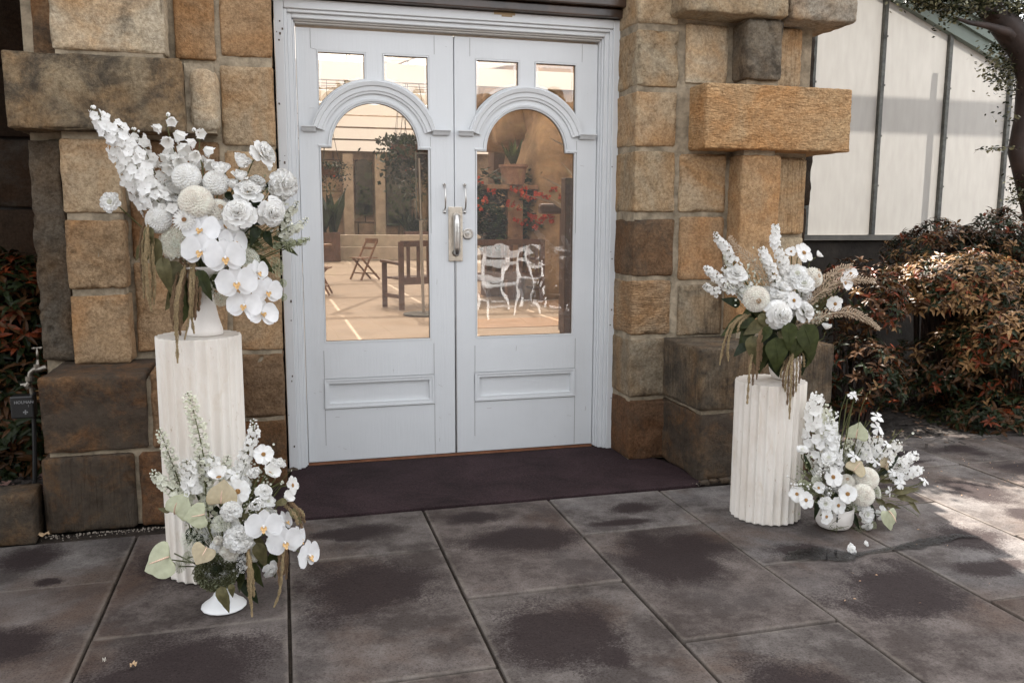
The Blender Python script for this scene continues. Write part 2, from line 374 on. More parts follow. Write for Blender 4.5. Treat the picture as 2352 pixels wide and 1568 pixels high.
ANTH = leafy('anthurium_green', (.42,.43,.29), .2, .22, .12, .5)
ANTB = leafy('anthurium_beige', (.43,.36,.235), .2, .22, .12, .5)
SPAD = simple('spadix', (.62,.44,.32), .6, var=.3, scale=40)
GHP = None
GREENP = simple('sage_paint', (.17,.21,.18), .45, var=.1)
GALV = simple('weathered_bar', (.10,.10,.09), .5, metal=.3, var=.5, scale=18)
BARK = simple('red_brown_bark', (.024,.012,.008), .7, var=.6, scale=7, bump=.8, bscale=14)
MULCH = simple('mulch', (.022,.016,.012), .95, var=.7, scale=60, bump=1, bscale=60)
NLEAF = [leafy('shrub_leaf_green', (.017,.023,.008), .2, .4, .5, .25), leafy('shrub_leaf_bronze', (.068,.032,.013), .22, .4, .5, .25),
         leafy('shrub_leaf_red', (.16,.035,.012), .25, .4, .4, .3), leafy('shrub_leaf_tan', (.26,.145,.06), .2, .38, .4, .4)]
WOOD = simple('oiled_teak', (.20,.105,.055), .6, var=.35, scale=9, bump=.3, bscale=30)
WOODD = simple('dark_teak', (.095,.045,.026), .55, var=.35, scale=9, bump=.3, bscale=30)
WOODL = simple('pale_timber', (.34,.23,.15), .7, var=.3, scale=9)
TERRA = simple('terracotta', (.22,.12,.075), .85, var=.3, scale=12)
CREAMF = simple('court_floor', (.27,.205,.145), .85, var=.10, scale=1.6, bump=.15, bscale=30)
WHITEP = simple('white_chair_paint', (.8,.8,.8), .4)
REDF = leafy('begonia_red', (.42,.06,.03), .3, .5, .25)
# ------------------------------------------------------------------ ground and paving
g = MB().box(-60, 60, -60, 60, -.30, -.045).build('ground', DIRT); tag(g, kind='structure')

def lattice(h, r, res):
    a = [-h, -h+.35*r, -h+r]; n = max(1, int(round((2*h-2*r)/res)))
    a += [-h+r+(2*h-2*r)*i/n for i in range(1, n)]
    return a + [h-r, h-.35*r, h]
def rblock(hx, hy, hz, r, res, disp, seed, skip=(), edge=1.0):
    X, Y, Z = lattice(hx,r,res), lattice(hy,r,res if hy*2 < .3 else res*2), lattice(hz,r,res)
    L = (len(X)-1, len(Y)-1, len(Z)-1); idx = {}; v = []; f = []
    off = Vector((seed*3.17 % 50, seed*7.31 % 50, seed*1.91 % 50))
    def V(i,j,k):
        q = (i,j,k)
        if q in idx: return idx[q]
        p = Vector((X[i],Y[j],Z[k]))
        c = Vector((max(-hx+r,min(hx-r,p.x)), max(-hy+r,min(hy-r,p.y)), max(-hz+r,min(hz-r,p.z))))
        d = p-c
        if d.length > 1e-9:
            d.normalize(); p = c + d*r
            if edge < 1 and (abs(d.x) > .2) + (abs(d.y) > .2) + (abs(d.z) > .2) > 1: p = p - d*(max(0, fbm((p+off)*17, 3))*.011 + max(0, noise.noise((p+off)*6)-.25)*.03)
            p = p + Vector((d.x*edge, d.y, d.z*edge))*disp(p+off, d)
        idx[q] = len(v); v.append(p); return idx[q]
    for ax in range(3):
        b, c = [(1,2),(0,2),(0,1)][ax]
        for side in (0, L[ax]):
            if (ax, side > 0) in skip: continue
            for i in range(L[b]):
                for j in range(L[c]):
                    q = []
                    for di,dj in ((0,0),(1,0),(1,1),(0,1)):
                        t = [0,0,0]; t[ax] = side; t[b] = i+di; t[c] = j+dj; q.append(V(*t))
                    if (side > 0) == (ax == 1): q = q[::-1]
                    f.append(tuple(q))
    return v, f
def amp_rock(a, s):
    return lambda p, d: a*fbm(p*s, 4)
def amp_pit(a):
    def fn(p, d):
        n = noise.noise(p*38); return a*fbm(p*9, 3) - max(0, n-.22)*a*2.2
    return fn
def amp_peck(a):
    def fn(p, d):
        u = p.x*.88 + p.z*.47; w_ = -p.x*.47 + p.z*.88
        return a*.4*fbm(p*7,2) + a*noise.noise(Vector((u*22, p.y*22, w_*75)))
    return fn
def amp_comb(a):
    return lambda p, d: a*.6*fbm(p*6,2) + a*.5*sin((p.x+p.y)*2*pi/.021 + 2*noise.noise(p*5))
def stone(parent, x0, x1, y0, y1, z0, z1, col, dark=.3, style='smooth', r=.008, a=.006, res=.016, s=9, label=None):
    seed = R.random()*1000
    disp = {'smooth': amp_rock(a, s), 'pit': amp_pit(a*1.3), 'peck': amp_peck(a), 'comb': amp_comb(a*.6)}[style]
    v, f = rblock((x1-x0)/2, (y1-y0)/2, (z1-z0)/2, r, res, disp, seed, skip=((1, True),), edge=.5)
    o = MB().add(v, f).build('stone_block', STONE[style], parent, Matrix.Translation(((x0+x1)/2,(y0+y1)/2,(z0+z1)/2)), smooth=True)
    o.color = (*col, dark)
    if label: o['label'] = label
    return o

pave = bpy.data.objects.new('pavement', None); link(pave); tag(pave, kind='structure')
JX = [-3.8,-3.22,-2.64,-2.07,-1.49,-.90,-.318,.262,.815,1.40,1.985,2.56,3.14,3.72]
def flat_disp(p, d): return .0012*fbm(p*6,3)
for i in range(len(JX)-1):
    a, b = JX[i], JX[i+1]
    off = {4: 0, 6: 0, 8: 0, 10: 0}.get(i, 1 if i % 2 else 0)
    ytop = -.83 if b < 1.5 else -.40
    if i in (3, 5, 7, 9, 11): ys = [-.83, -1.29]
    else: ys = [-.83]
    if i == 9: ys = [-.83, -1.30]
    if i == 1: ys = [-.83, -1.29]
    while ys[-1] > -8: ys.append(ys[-1]-.915)
    ys = [q if k == 0 else q + R.uniform(-.006,.006) for k, q in enumerate(ys)]
    if b > 1.5: ys = [.2, -.38] + ys
    for k in range(len(ys)-1):
        y1, y0 = ys[k], ys[k+1]
        near = y0 > -3.5 and -2.8 < a < 3
        gp = .0052
        v, f = rblock((b-a)/2-gp, (y1-y0)/2-gp, .035, .006, .05 if near else .3, flat_disp, R.random()*99, skip=((2, False),))
        dz = R.uniform(-.0025, .0025)
        MB().add(v, f).build('paving_stone', PAVE, pave, Matrix.Translation(((a+b)/2,(y0+y1)/2,-.0365+dz)) @ Matrix.Rotation(R.uniform(-.002,.002), 4, 'X'), smooth=True)
# mortar bed that shows dark in the joints
tag(MB().box(-3.9, 3.8, -8.4, .3, -.042, -.016).build('joint_bed', DIRT), kind='structure')
tag(MB().box(-40, -3.84, -30, .3, -.042, -.004).build('outer_path', PAVE), kind='structure')
tag(MB().box(3.76, 40, -30, -.9, -.042, -.004).build('outer_path', PAVE), kind='structure')
tag(MB().box(-3.83, 3.75, -30, -8.45, -.042, -.004).build('outer_path', PAVE), kind='structure')
# plum-coloured cement landing in front of the doors
lv = MB()
P = [(-.875,-.03),(.865,-.03),(1.05,-.40),(1.10,-.60),(1.09,-.78),(1.04,-.806)] + [(.9-.099*i, -.812+.005*noise.noise(Vector((i*.9,3,1)))) for i in range(20)] + [(-1.09,-.34),(-.88,-.33)]
n = len(P); lv.add([(x,y,.0035) for x,y in P]+[(x,y,-.04) for x,y in P], [tuple(range(n))[::-1]]+[(i,(i+1)%n,n+(i+1)%n,n+i) for i in range(n)])
land = lv.build('landing', CONC, None, bevel=.004); tag(land, 'smooth plum purple cement landing in front of the white double doors', 'landing', kind='structure')

# dark wet trickle across the slabs (thin film of water, irregular outline)
WET, n_, l_, b_ = mat('wet_film'); b_.inputs['Base Color'].default_value = (.008,.007,.007,1); b_.inputs['Roughness'].default_value = .35
tx = n_.new('ShaderNodeTransparentBSDF') if False else n_.new('ShaderNodeBsdfTransparent'); nx_ = n_.new('ShaderNodeTexNoise'); nx_.inputs['Scale'].default_value = 38; nx_.inputs['Detail'].default_value = 8; nx_.inputs['Roughness'].default_value = .75
gp_ = n_.new('ShaderNodeNewGeometry'); l_.new(gp_.outputs['Position'], nx_.inputs[0]); mm_ = n_.new('ShaderNodeMapRange'); mm_.inputs[1].default_value = .42; mm_.inputs[2].default_value = .58; mm_.inputs[3].default_value = .5; mm_.inputs[4].default_value = .92
l_.new(nx_.outputs[0], mm_.inputs[0]); xx_ = n_.new('ShaderNodeMixShader'); l_.new(mm_.outputs[0], xx_.inputs[0]); l_.new(tx.outputs[0], xx_.inputs[1]); l_.new(b_.outputs[0], xx_.inputs[2]); l_.new(xx_.outputs[0], n_['Material Output'].inputs[0])
def film(pts, name):
    vv = []; k = len(pts)
    for i, (px, py, wd) in enumerate(pts):
        p = atz(px, py, .0042); vv.append((p, wd))
    m = MB(); n_ = 46; L = []
    for i in range(n_):
        t = i/(n_-1)*(k-1); a_ = int(min(t, k-2)); u = t-a_
        p = vv[a_][0].lerp(vv[a_+1][0], u); wd = vv[a_][1]*(1-u)+vv[a_+1][1]*u
        L.append((p, wd))
    V_ = []
    for i, (p, wd) in enumerate(L):
        d = (L[min(i+1,n_-1)][0]-L[max(i-1,0)][0]).normalized(); s_ = Vector((-d.y, d.x, 0))
        w1 = wd*(1+.55*noise.noise(Vector((i*.35,0,1)))+.3*noise.noise(Vector((i*1.1,5,1)))); w2 = wd*(1+.55*noise.noise(Vector((i*.35,9,1)))+.3*noise.noise(Vector((i*1.1,15,1))))
        V_ += [p+s_*w1, p-s_*w2]
    m.add(V_, [(2*i, 2*i+1, 2*i+3, 2*i+2) for i in range(n_-1)])
    o = m.build(name, WET); return tag(o, 'dark irregular trickle of water across the flagstones right of the bowl', 'water', kind='stuff')
film([(1800,1283,.01),(1840,1272,.05),(1890,1270,.065),(1930,1276,.05),(1985,1268,.010),(2050,1258,.014),(2100,1250,.03),(2150,1240,.032),(2200,1228,.02),(2255,1232,.004)], 'water_trickle')

# ------------------------------------------------------------------ sandstone walls, left and right of the door
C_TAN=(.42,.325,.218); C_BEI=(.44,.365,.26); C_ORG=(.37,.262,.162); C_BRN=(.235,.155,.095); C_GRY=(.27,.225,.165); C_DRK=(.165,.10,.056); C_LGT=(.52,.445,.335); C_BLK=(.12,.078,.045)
YJ, YS, YB, YP = -.33, -.455, -.505, -.75
WL = empty('sandstone_wall', (-1.5, -.3, 0), 'rugged sandstone wall left of the white doors with a long projecting grey brown block', 'stone wall', 'blocked sandstone piers beside the doors')
WR = empty('sandstone_wall', (1.5, -.3, 0), 'rugged sandstone wall right of the white doors with an orange pecked projecting block', 'stone wall', 'blocked sandstone piers beside the doors')
def LB(*a, **k): return stone(WL, *a, **k)
def RB(*a, **k): return stone(WR, *a, **k)
BK = .12
# left: jamb column beside the door frame
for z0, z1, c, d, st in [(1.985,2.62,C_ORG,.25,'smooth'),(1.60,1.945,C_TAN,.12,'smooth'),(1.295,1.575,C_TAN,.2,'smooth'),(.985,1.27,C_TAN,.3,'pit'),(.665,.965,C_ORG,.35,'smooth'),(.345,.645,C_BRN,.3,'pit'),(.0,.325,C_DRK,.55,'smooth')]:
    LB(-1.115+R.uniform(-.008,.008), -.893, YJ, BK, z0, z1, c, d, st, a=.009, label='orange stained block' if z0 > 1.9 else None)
# left: recessed column between shaft and jamb
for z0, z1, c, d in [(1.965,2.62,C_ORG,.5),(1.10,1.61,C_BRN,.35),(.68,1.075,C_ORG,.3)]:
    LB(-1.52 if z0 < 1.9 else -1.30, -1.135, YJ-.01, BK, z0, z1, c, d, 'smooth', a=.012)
# left: long projecting block, its worn end stone, upper shaft, strip behind
LB(-1.935, -1.262, YB-.005, BK, 1.632, 1.935, (.27,.215,.145), .74, 'smooth', r=.009, a=.010, label='long projecting block dark with lichen')
LB(-1.248, -1.125, YB+.05, BK, 1.64, 1.915, C_LGT, .35, 'smooth', r=.045, a=.006, label='pale worn end stone')
LB(-1.755, -1.325, YB+.01, BK, 1.952, 2.62, C_LGT, .55, 'smooth', a=.009)
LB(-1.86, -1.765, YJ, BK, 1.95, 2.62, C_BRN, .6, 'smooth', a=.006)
# left: narrow shaft under the long block
for z0, z1, c, d, st in [(1.295,1.60,C_TAN,.18,'smooth'),(.975,1.265,C_ORG,.12,'pit'),(.648,.945,C_ORG,.3,'comb')]:
    LB(-1.762, -1.535, YS, BK, z0, z1, c, d, st if st != 'comb' else 'smooth', r=.009, a=.010)
LB(-1.905, -1.775, YJ-.03, BK, .655, 1.60, (.15,.13,.105), .5, 'pit', r=.009, a=.013, label='dark grey slab on edge')
# left: plinth; dirt and plant shade both put into its dark colours
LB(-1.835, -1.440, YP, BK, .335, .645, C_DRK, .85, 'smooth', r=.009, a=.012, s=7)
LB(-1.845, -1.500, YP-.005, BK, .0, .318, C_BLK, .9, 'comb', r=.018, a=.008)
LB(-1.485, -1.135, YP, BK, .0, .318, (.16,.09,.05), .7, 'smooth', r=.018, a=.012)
LB(-1.422, -1.135, YP+.01, BK, .335, .65, C_BRN, .5, 'smooth', r=.009, a=.012)
# right: jamb column
for z0, z1, c, d, st in [(2.245,2.62,C_BEI,.15,'smooth'),(1.94,2.215,C_BEI,.25,'pit'),(1.645,1.915,C_TAN,.12,'smooth'),(1.315,1.62,(.36,.29,.20),.12,'smooth'),(.985,1.275,(.165,.11,.07),.6,'smooth'),(.675,.96,(.36,.27,.18),.35,'peck'),(.345,.65,C_GRY,.55,'smooth'),(.0,.325,(.15,.09,.055),.5,'smooth')]:
    RB(.868, 1.092+R.uniform(-.006,.006), YJ-.004, BK, z0, z1, c, d, st, r=.009, a=.010)
# right: second column
for x0, x1, z0, z1, c, d, st in [(1.125,1.37,2.275,2.62,C_BEI,.2,'smooth'),(1.135,1.37,1.965,2.255,C_LGT,.15,'smooth'),(1.12,1.385,1.315,1.61,C_TAN,.15,'smooth'),(1.13,1.385,.96,1.29,(.38,.25,.145),.2,'smooth'),(1.135,1.39,.665,.935,C_GRY,.5,'comb')]:
    RB(x0, x1, YJ-.006, BK, z0, z1, c, d, st, r=.009, a=.008)
# right: upper cap block, dark pitted shaft stone, tan stone behind
RB(1.04, 1.60, YB-.01, BK, 2.275, 2.62, (.42,.37,.28), .35, 'pit', r=.014, a=.010)
RB(1.615, 2.005, YB-.01, BK, 2.27, 2.62, (.40,.36,.30), .5, 'pit', r=.02, a=.012)
RB(1.40, 1.605, YS-.02, BK, 1.975, 2.265, (.22,.19,.15), .70, 'pit', r=.018, a=.009, label='dark pitted block')
RB(1.625, 1.79, YS+.10, BK, 1.96, 2.262, C_TAN, .1, 'comb', r=.015, a=.007)
# right: long orange block with pecked face
RB(1.168, 2.000, YB, BK, 1.628, 1.945, (.51,.35,.20), .35, 'peck', r=.007, a=.006, res=.0095, label='long bright orange block with pecked face')
# right: shaft and the wall behind it
RB(1.408, 1.635, YS, BK, .69, 1.605, (.42,.285,.165), .25, 'smooth', r=.009, a=.009, s=14)
for z0, z1, c, d, st in [(1.20,1.60,(.40,.30,.19),.1,'comb'),(.68,1.18,C_BEI,.2,'smooth')]:
    RB(1.655, 1.855, YJ-.02, BK, z0, z1, c, d, st, a=.008)
# right: plinth, colours darkened for dirt and for shade near the ground
RB(1.055, 1.80, YP, BK, .35, .655, (.16,.13,.095), .75, 'comb', r=.009, a=.008)
RB(1.065, 1.79, YP-.005, BK, .0, .33, (.15,.10,.062), .85, 'smooth', r=.009, a=.013)
# dark rock-faced return wall behind, both sides (edge of the building)
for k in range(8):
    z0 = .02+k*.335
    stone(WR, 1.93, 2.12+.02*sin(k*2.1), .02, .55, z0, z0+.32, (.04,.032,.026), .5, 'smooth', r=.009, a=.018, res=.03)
# backing of mortar, just behind the faces
def mortar(parent, boxes):
    m = MB()
    for q in boxes: m.box(*q)
    m.build('mortar', MORTAR, parent)
mortar(WL, [(-1.90,-.897,YJ+.010,.12,0,2.60),(-1.752,-1.548,YS+.013,YJ+.012,.62,1.63),(-1.745,-1.335,YB+.022,YJ+.012,1.90,2.6),(-1.26,-1.14,YB+.075,YJ+.012,1.64,1.93),(-1.815,-1.16,YP+.022,YJ+.012,.01,.62)])
mortar(WR, [(.873,1.865,YJ+.009,.12,0,2.60),(1.42,1.60,YS+.013,YJ+.01,.64,2.6),(1.08,1.77,YP+.022,YJ+.01,.01,.62),(1.94,2.10,.05,.5,0,2.69)])
# upper courses over door and piers (mostly above the picture; they keep the forecourt in shade)
def courses(parent, x0, x1, y0, y1, z0, z1, hh, c):
    z = z0; k = 0
    while z < z1-.05:
        h_ = min(hh, z1-z); x = x0-(.3 if k % 2 else 0); 
        while x < x1-.02:
            e = min(x1, x+R.uniform(.55,.8))
            if x1-e < .15: e = x1
            a_ = max(x, x0); f_ = R.uniform(.75,1.12)
            o = stone(parent, a_+.006, e-.006, y0+R.uniform(-.01,.01), y1, z+.006, z+h_-.006, tuple(q*f_ for q in c), R.uniform(.2,.7), 'smooth', r=.015, a=.009, res=.06)
            x = e
        z += h_; k += 1
courses(WL, -1.95, 0.0, YJ, .15, 2.625, 7.4, .36, C_TAN)
courses(WR, 0.0, 1.965, YJ, .15, 2.625, 7.4, .36, C_TAN)
MB().box(-1.94, 0, YJ+.02, .5, 2.62, 7.35).build('mortar', MORTAR, WL)
MB().box(0, 1.95, YJ+.02, .5, 2.62, 7.35).build('mortar', MORTAR, WR)
# rubble stones at the foot of the right plinth and grit along the left one
for k in range(7):
    p = Vector((1.06+k*.06+R.uniform(-.01,.01), -.80+R.uniform(-.015,.02), .01)); s_ = R.uniform(.014,.03)
    v, f = rblock(s_*1.5, s_, s_*.6, s_*.4, .02, amp_rock(.006, 20), k)
    o = MB().add(v, f).build('footing_stone', STONE['pit'], WR, Matrix.Translation(p) @ Matrix.Rotation(R.uniform(-.5,.5), 4, 'Z'), smooth=True); o.color = (.12,.10,.08,.5)
gm = MB()
for k in range(380):
    x = R.uniform(-1.85,-1.25); y = -.775-abs(R.gauss(0,.022)); s_ = R.uniform(.0012,.0042)
    if R.random() < .3: x = R.uniform(1.0,1.8); y = -.785-abs(R.gauss(0,.02))
    gm.blob((x,y,.004+s_*.4), s_)
tag(gm.build('grit', simple('pale_grit', (.20,.17,.14), .9, var=.6, scale=200)), 'pale grit and crumbs gathered along the foot of the stone plinths', 'grit', kind='stuff')

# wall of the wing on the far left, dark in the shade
WF = empty('side_wall', (-3, .35, 0), 'dark stained brown stone wall behind the shrub at far left', 'stone wall')
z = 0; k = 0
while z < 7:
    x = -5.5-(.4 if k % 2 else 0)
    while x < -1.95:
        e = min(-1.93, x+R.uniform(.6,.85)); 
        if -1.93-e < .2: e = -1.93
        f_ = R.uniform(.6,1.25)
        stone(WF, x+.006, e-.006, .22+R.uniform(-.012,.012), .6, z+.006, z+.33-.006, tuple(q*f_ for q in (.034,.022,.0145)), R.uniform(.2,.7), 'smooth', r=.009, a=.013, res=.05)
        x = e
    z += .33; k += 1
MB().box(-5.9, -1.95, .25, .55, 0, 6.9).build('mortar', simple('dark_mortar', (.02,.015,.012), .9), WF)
# bed edging and mulch on the left
kb = empty('stone_kerb', (-2.9, -.8, 0), 'low mossy sandstone edging of the planting bed at far left', 'kerb')
x = -5.2
for e in (-4.4,-3.6,-2.75,-1.862):
    o = stone(kb, x+.008, e-.006, -.815, -.66, -.01, .195, (.12,.09,.062), .8, 'smooth', r=.009, a=.01, res=.03, s=6); x = e
tag(MB().box(-5.5, -1.86, -.67, .22, -.02, .12).build('bed_soil', MULCH), kind='structure')
mm = MB()
for k in range(2600):
    p = Vector((R.uniform(-2.9,-1.86), R.uniform(-.66,.1), .125+R.uniform(0,.012)))
    a_ = R.uniform(0,6.28); L_ = R.uniform(.008,.028); wd = L_*.3
    d = Vector((cos(a_), sin(a_), R.uniform(-.35,.35)))*L_; s_ = Vector((-sin(a_), cos(a_), R.uniform(-.4,.4)))*wd
    mm.add([p-d-s_, p+d-s_, p+d+s_, p-d+s_], [(0,1,2,3)], None, 0 if R.random() < .72 else 1)
tag(mm.build('bark_mulch', [MULCH, simple('mulch_pale', (.13,.07,.055), .8, var=.5, scale=90)]), 'dark bark mulch with reddish chips behind the stone edging', 'mulch', kind='stuff')

# ------------------------------------------------------------------ door frame
DF = empty('door_frame', (0, 0, 0), 'white painted moulded timber frame around the double doors', 'door frame')
def frame_run(parts, name):
    for (a_, b_, y0, y1) in parts: pass
HT = 2.306
for sx in (-1, 1):
    m = MB()
    def bx(xa, xb, y0, y1, z0, z1):
        if sx < 0: xa, xb = -xb, -xa
        m.box(xa, xb, y0, y1, z0, z1)
    bx(.838, .882, -.085, .06, -.006 if sx > 0 else .0, HT)
    bx(.822, .838, -.074, .06, .002, HT-.045); bx(.800, .822, -.058, .06, .003, HT-.061); bx(.792, .800, -.040, .06, .004, HT-.083)
    bx(.7855,.792, -.020, .06, .006, HT-.091)
    m.build('jamb', PAINT, DF, bevel=.004)
m = MB(); m.box(-.838, .838, -.0848, .06, HT-.044, HT+.0005); m.box(-.822, .822, -.0738, .06, HT-.060, HT-.044); m.box(-.800,.800,-.0578,.06,HT-.082,HT-.060)
m.build('head', PAINT, DF, bevel=.004)
m = MB(); m.box(-.792,.792,-.0398,.06,HT-.0905,HT-.082); m.box(-.7855,.7855,-.026,.06,HT-.099,HT-.0905); m.build('soffit_bead', PAINT_OLD, DF, bevel=.002)
# shabby splintered bottom of the left jamb
m = MB(); m.add([(-.9,-.087,.0),(-.84,-.087,.0),(-.84,-.087,.012),(-.862,-.087,.022),(-.9,-.087,.014)], [(0,1,2,3,4)]); m.build('rot_patch', PUTTY, DF)
m = MB(); m.box(.19,.30,-.0872,-.084,HT-.012,HT+.0005); m.box(.23,.285,-.0873,-.084,HT-.02,HT-.012); m.build('bare_patch', simple('bare_wood', (.40,.29,.17), .8), DF)
for k in range(26):     # chips in the paint, bare timber showing
    sx = R.choice((-1,1)); x = sx*R.uniform(.842,.88); zz = R.uniform(.02,2.2)**1.0; s_ = R.uniform(.0015,.004)
    MB().box(x-s_, x+s_, -.0866, -.084, zz-s_*R.uniform(.6,2.5), zz+s_).build('paint_chip', PUTTY, DF)
LBm = empty('timber_lintel', (0, -.2, 2.36), 'dark varnished timber beam over the white door frame', 'beam')
MB().box(-.885, .885, -.13, .1, 2.309, 2.352).box(-.87, .90, -.17, .1, 2.354, 2.392).build('lower_moulding', BEAM, LBm, bevel=.006)
MB().box(-.90, .90, -.15, .1, 2.394, 2.618).build('fascia', simple('red_brown_board', (.10,.04,.028), .5, var=.5, scale=7), LBm, bevel=.006)
MB().box(-.93,-.8825,-.04,.30,0,2.5).box(.8825,.93,-.04,.30,0,2.5).build('shadow_gap', simple('gap_black', (.008,.007,.006), .95), DF)
MB().box(-.785, .785, .0, .058, -.003, .009).build('threshold', simple('worn_hardwood', (.22,.09,.045), .6, var=.4, scale=10), DF)

# ------------------------------------------------------------------ door leaves
def leaf_body(parent, x0, x1, wx0, wx1, wz0, up, name='leaf_frame'):
    """board with the arched light, two upper lights and the low panel cut through it"""
    cx = (wx0+wx1)/2; hw = (wx1-wx0)/2; zs = 1.632; ri = .224; ro = .330
    cu = bpy.data.curves.new('c', 'CURVE'); cu.dimensions = '2D'; cu.fill_mode = 'BOTH'; cu.extrude = .0215; cu.bevel_depth = .0035; cu.bevel_resolution = 1
    cu.offset = -.0035
    def sp(pts):
        s = cu.splines.new('POLY'); s.points.add(len(pts)-1)
        for i, (a_, b_) in enumerate(pts): s.points[i].co = (a_, b_, 0, 1)
        s.use_cyclic_u = True
    sp([(x0,.012),(x1,.012),(x1,2.196),(x0,2.196)])
    arc = [(cx+ri*cos(t), zs+ri*sin(t)) for t in [pi*i/28 for i in range(29)]]
    sp([(wx0,wz0),(wx1,wz0),(wx1,zs)] + arc + [(wx0,zs)])
    (a0,a1),(b0,b1),zt = up
    def uplight(p, q):
        pts = [(p, zt)]
        n_ = 12; bot = []
        for i in range(n_+1):
            x = p+(q-p)*i/n_; dx = min(abs(x-cx), ro-.001); bot.append((x, zs+sqrt(ro*ro-dx*dx)))
        return pts + bot + [(q, zt)]
    sp(uplight(a0,a1)); sp(uplight(b0,b1))
    sp([(wx0-.008,.295),(wx1+.012,.295),(wx1+.012,.451),(wx0-.008,.451)])
    ob = bpy.data.objects.new('t', cu); COL.objects.link(ob)
    dg = bpy.context.evaluated_depsgraph_get(); me = bpy.data.meshes.new_from_object(ob.evaluated_get(dg)); bpy.data.objects.remove(ob)
    me.materials.clear(); me.materials.append(PAINT)
    me.transform(Matrix(((1,0,0,0),(0,0,-1,.026),(0,1,0,0),(0,0,0,1))))
    o = bpy.data.objects.new(name, me); link(o, parent); return cx, hw, zs, ri, ro
def sweep_arc(cx, zs, prof, a0, a1, n_=40):
    """profile points are (radius, y); swept along the arch"""
    v = []; f = []; k = len(prof)
    for i in range(n_+1):
        t = a0+(a1-a0)*i/n_
        for r_, y in prof: v.append((cx+r_*cos(t), y, zs+r_*sin(t)))
    for i in range(n_):
        for j in range(k-1): f.append((i*k+j, i*k+j+1, (i+1)*k+j+1, (i+1)*k+j))
    return v, f
def glass_pane(parent, pts, y=.026, name='glass_pane', label=None):
    m = MB(); n_ = len(pts)
    m.add([(x,y,z) for x,z in pts], [tuple(range(n_))]); o = m.build(name, GLASS, parent)
    if label: o['label'] = label
    return o
def bead(parent, pts, wd, y0, y1, mt, name='glazing_bead', closed=True):
    """flat strip inside an outline (x,z)"""
    cxx = sum(p[0] for p in pts)/len(pts); czz = sum(p[1] for p in pts)/len(pts); n_ = len(pts); v = []
    inner = []
    for i in range(n_):
        a_ = Vector(pts[i-1]); b_ = Vector(pts[i]); c_ = Vector(pts[(i+1) % n_])
        d1 = (b_-a_).normalized(); d2 = (c_-b_).normalized(); n1 = Vector((-d1.y,d1.x)); n2 = Vector((-d2.y,d2.x)); nn = (n1+n2)
        if nn.length < .01: nn = n1
        nn.normalize(); s_ = wd/max(.5, nn.dot(n1)); inner.append(b_+nn*s_)
    area = sum(pts[i-1][0]*pts[i][1]-pts[i][0]*pts[i-1][1] for i in range(n_))
    if area < 0: return bead(parent, pts[::-1], wd, y0, y1, mt, name)
    v = [(p[0], y0, p[1]) for p in pts]+[(q.x, y0, q.y) for q in inner]+[(q.x, y1, q.y) for q in inner]
    f = []
    for i in range(n_):
        j = (i+1) % n_; f.append((i,j,n_+j,n_+i)); f.append((n_+i,n_+j,2*n_+j,2*n_+i))
    m = MB(); m.add(v, f); return m.build(name, mt, parent)
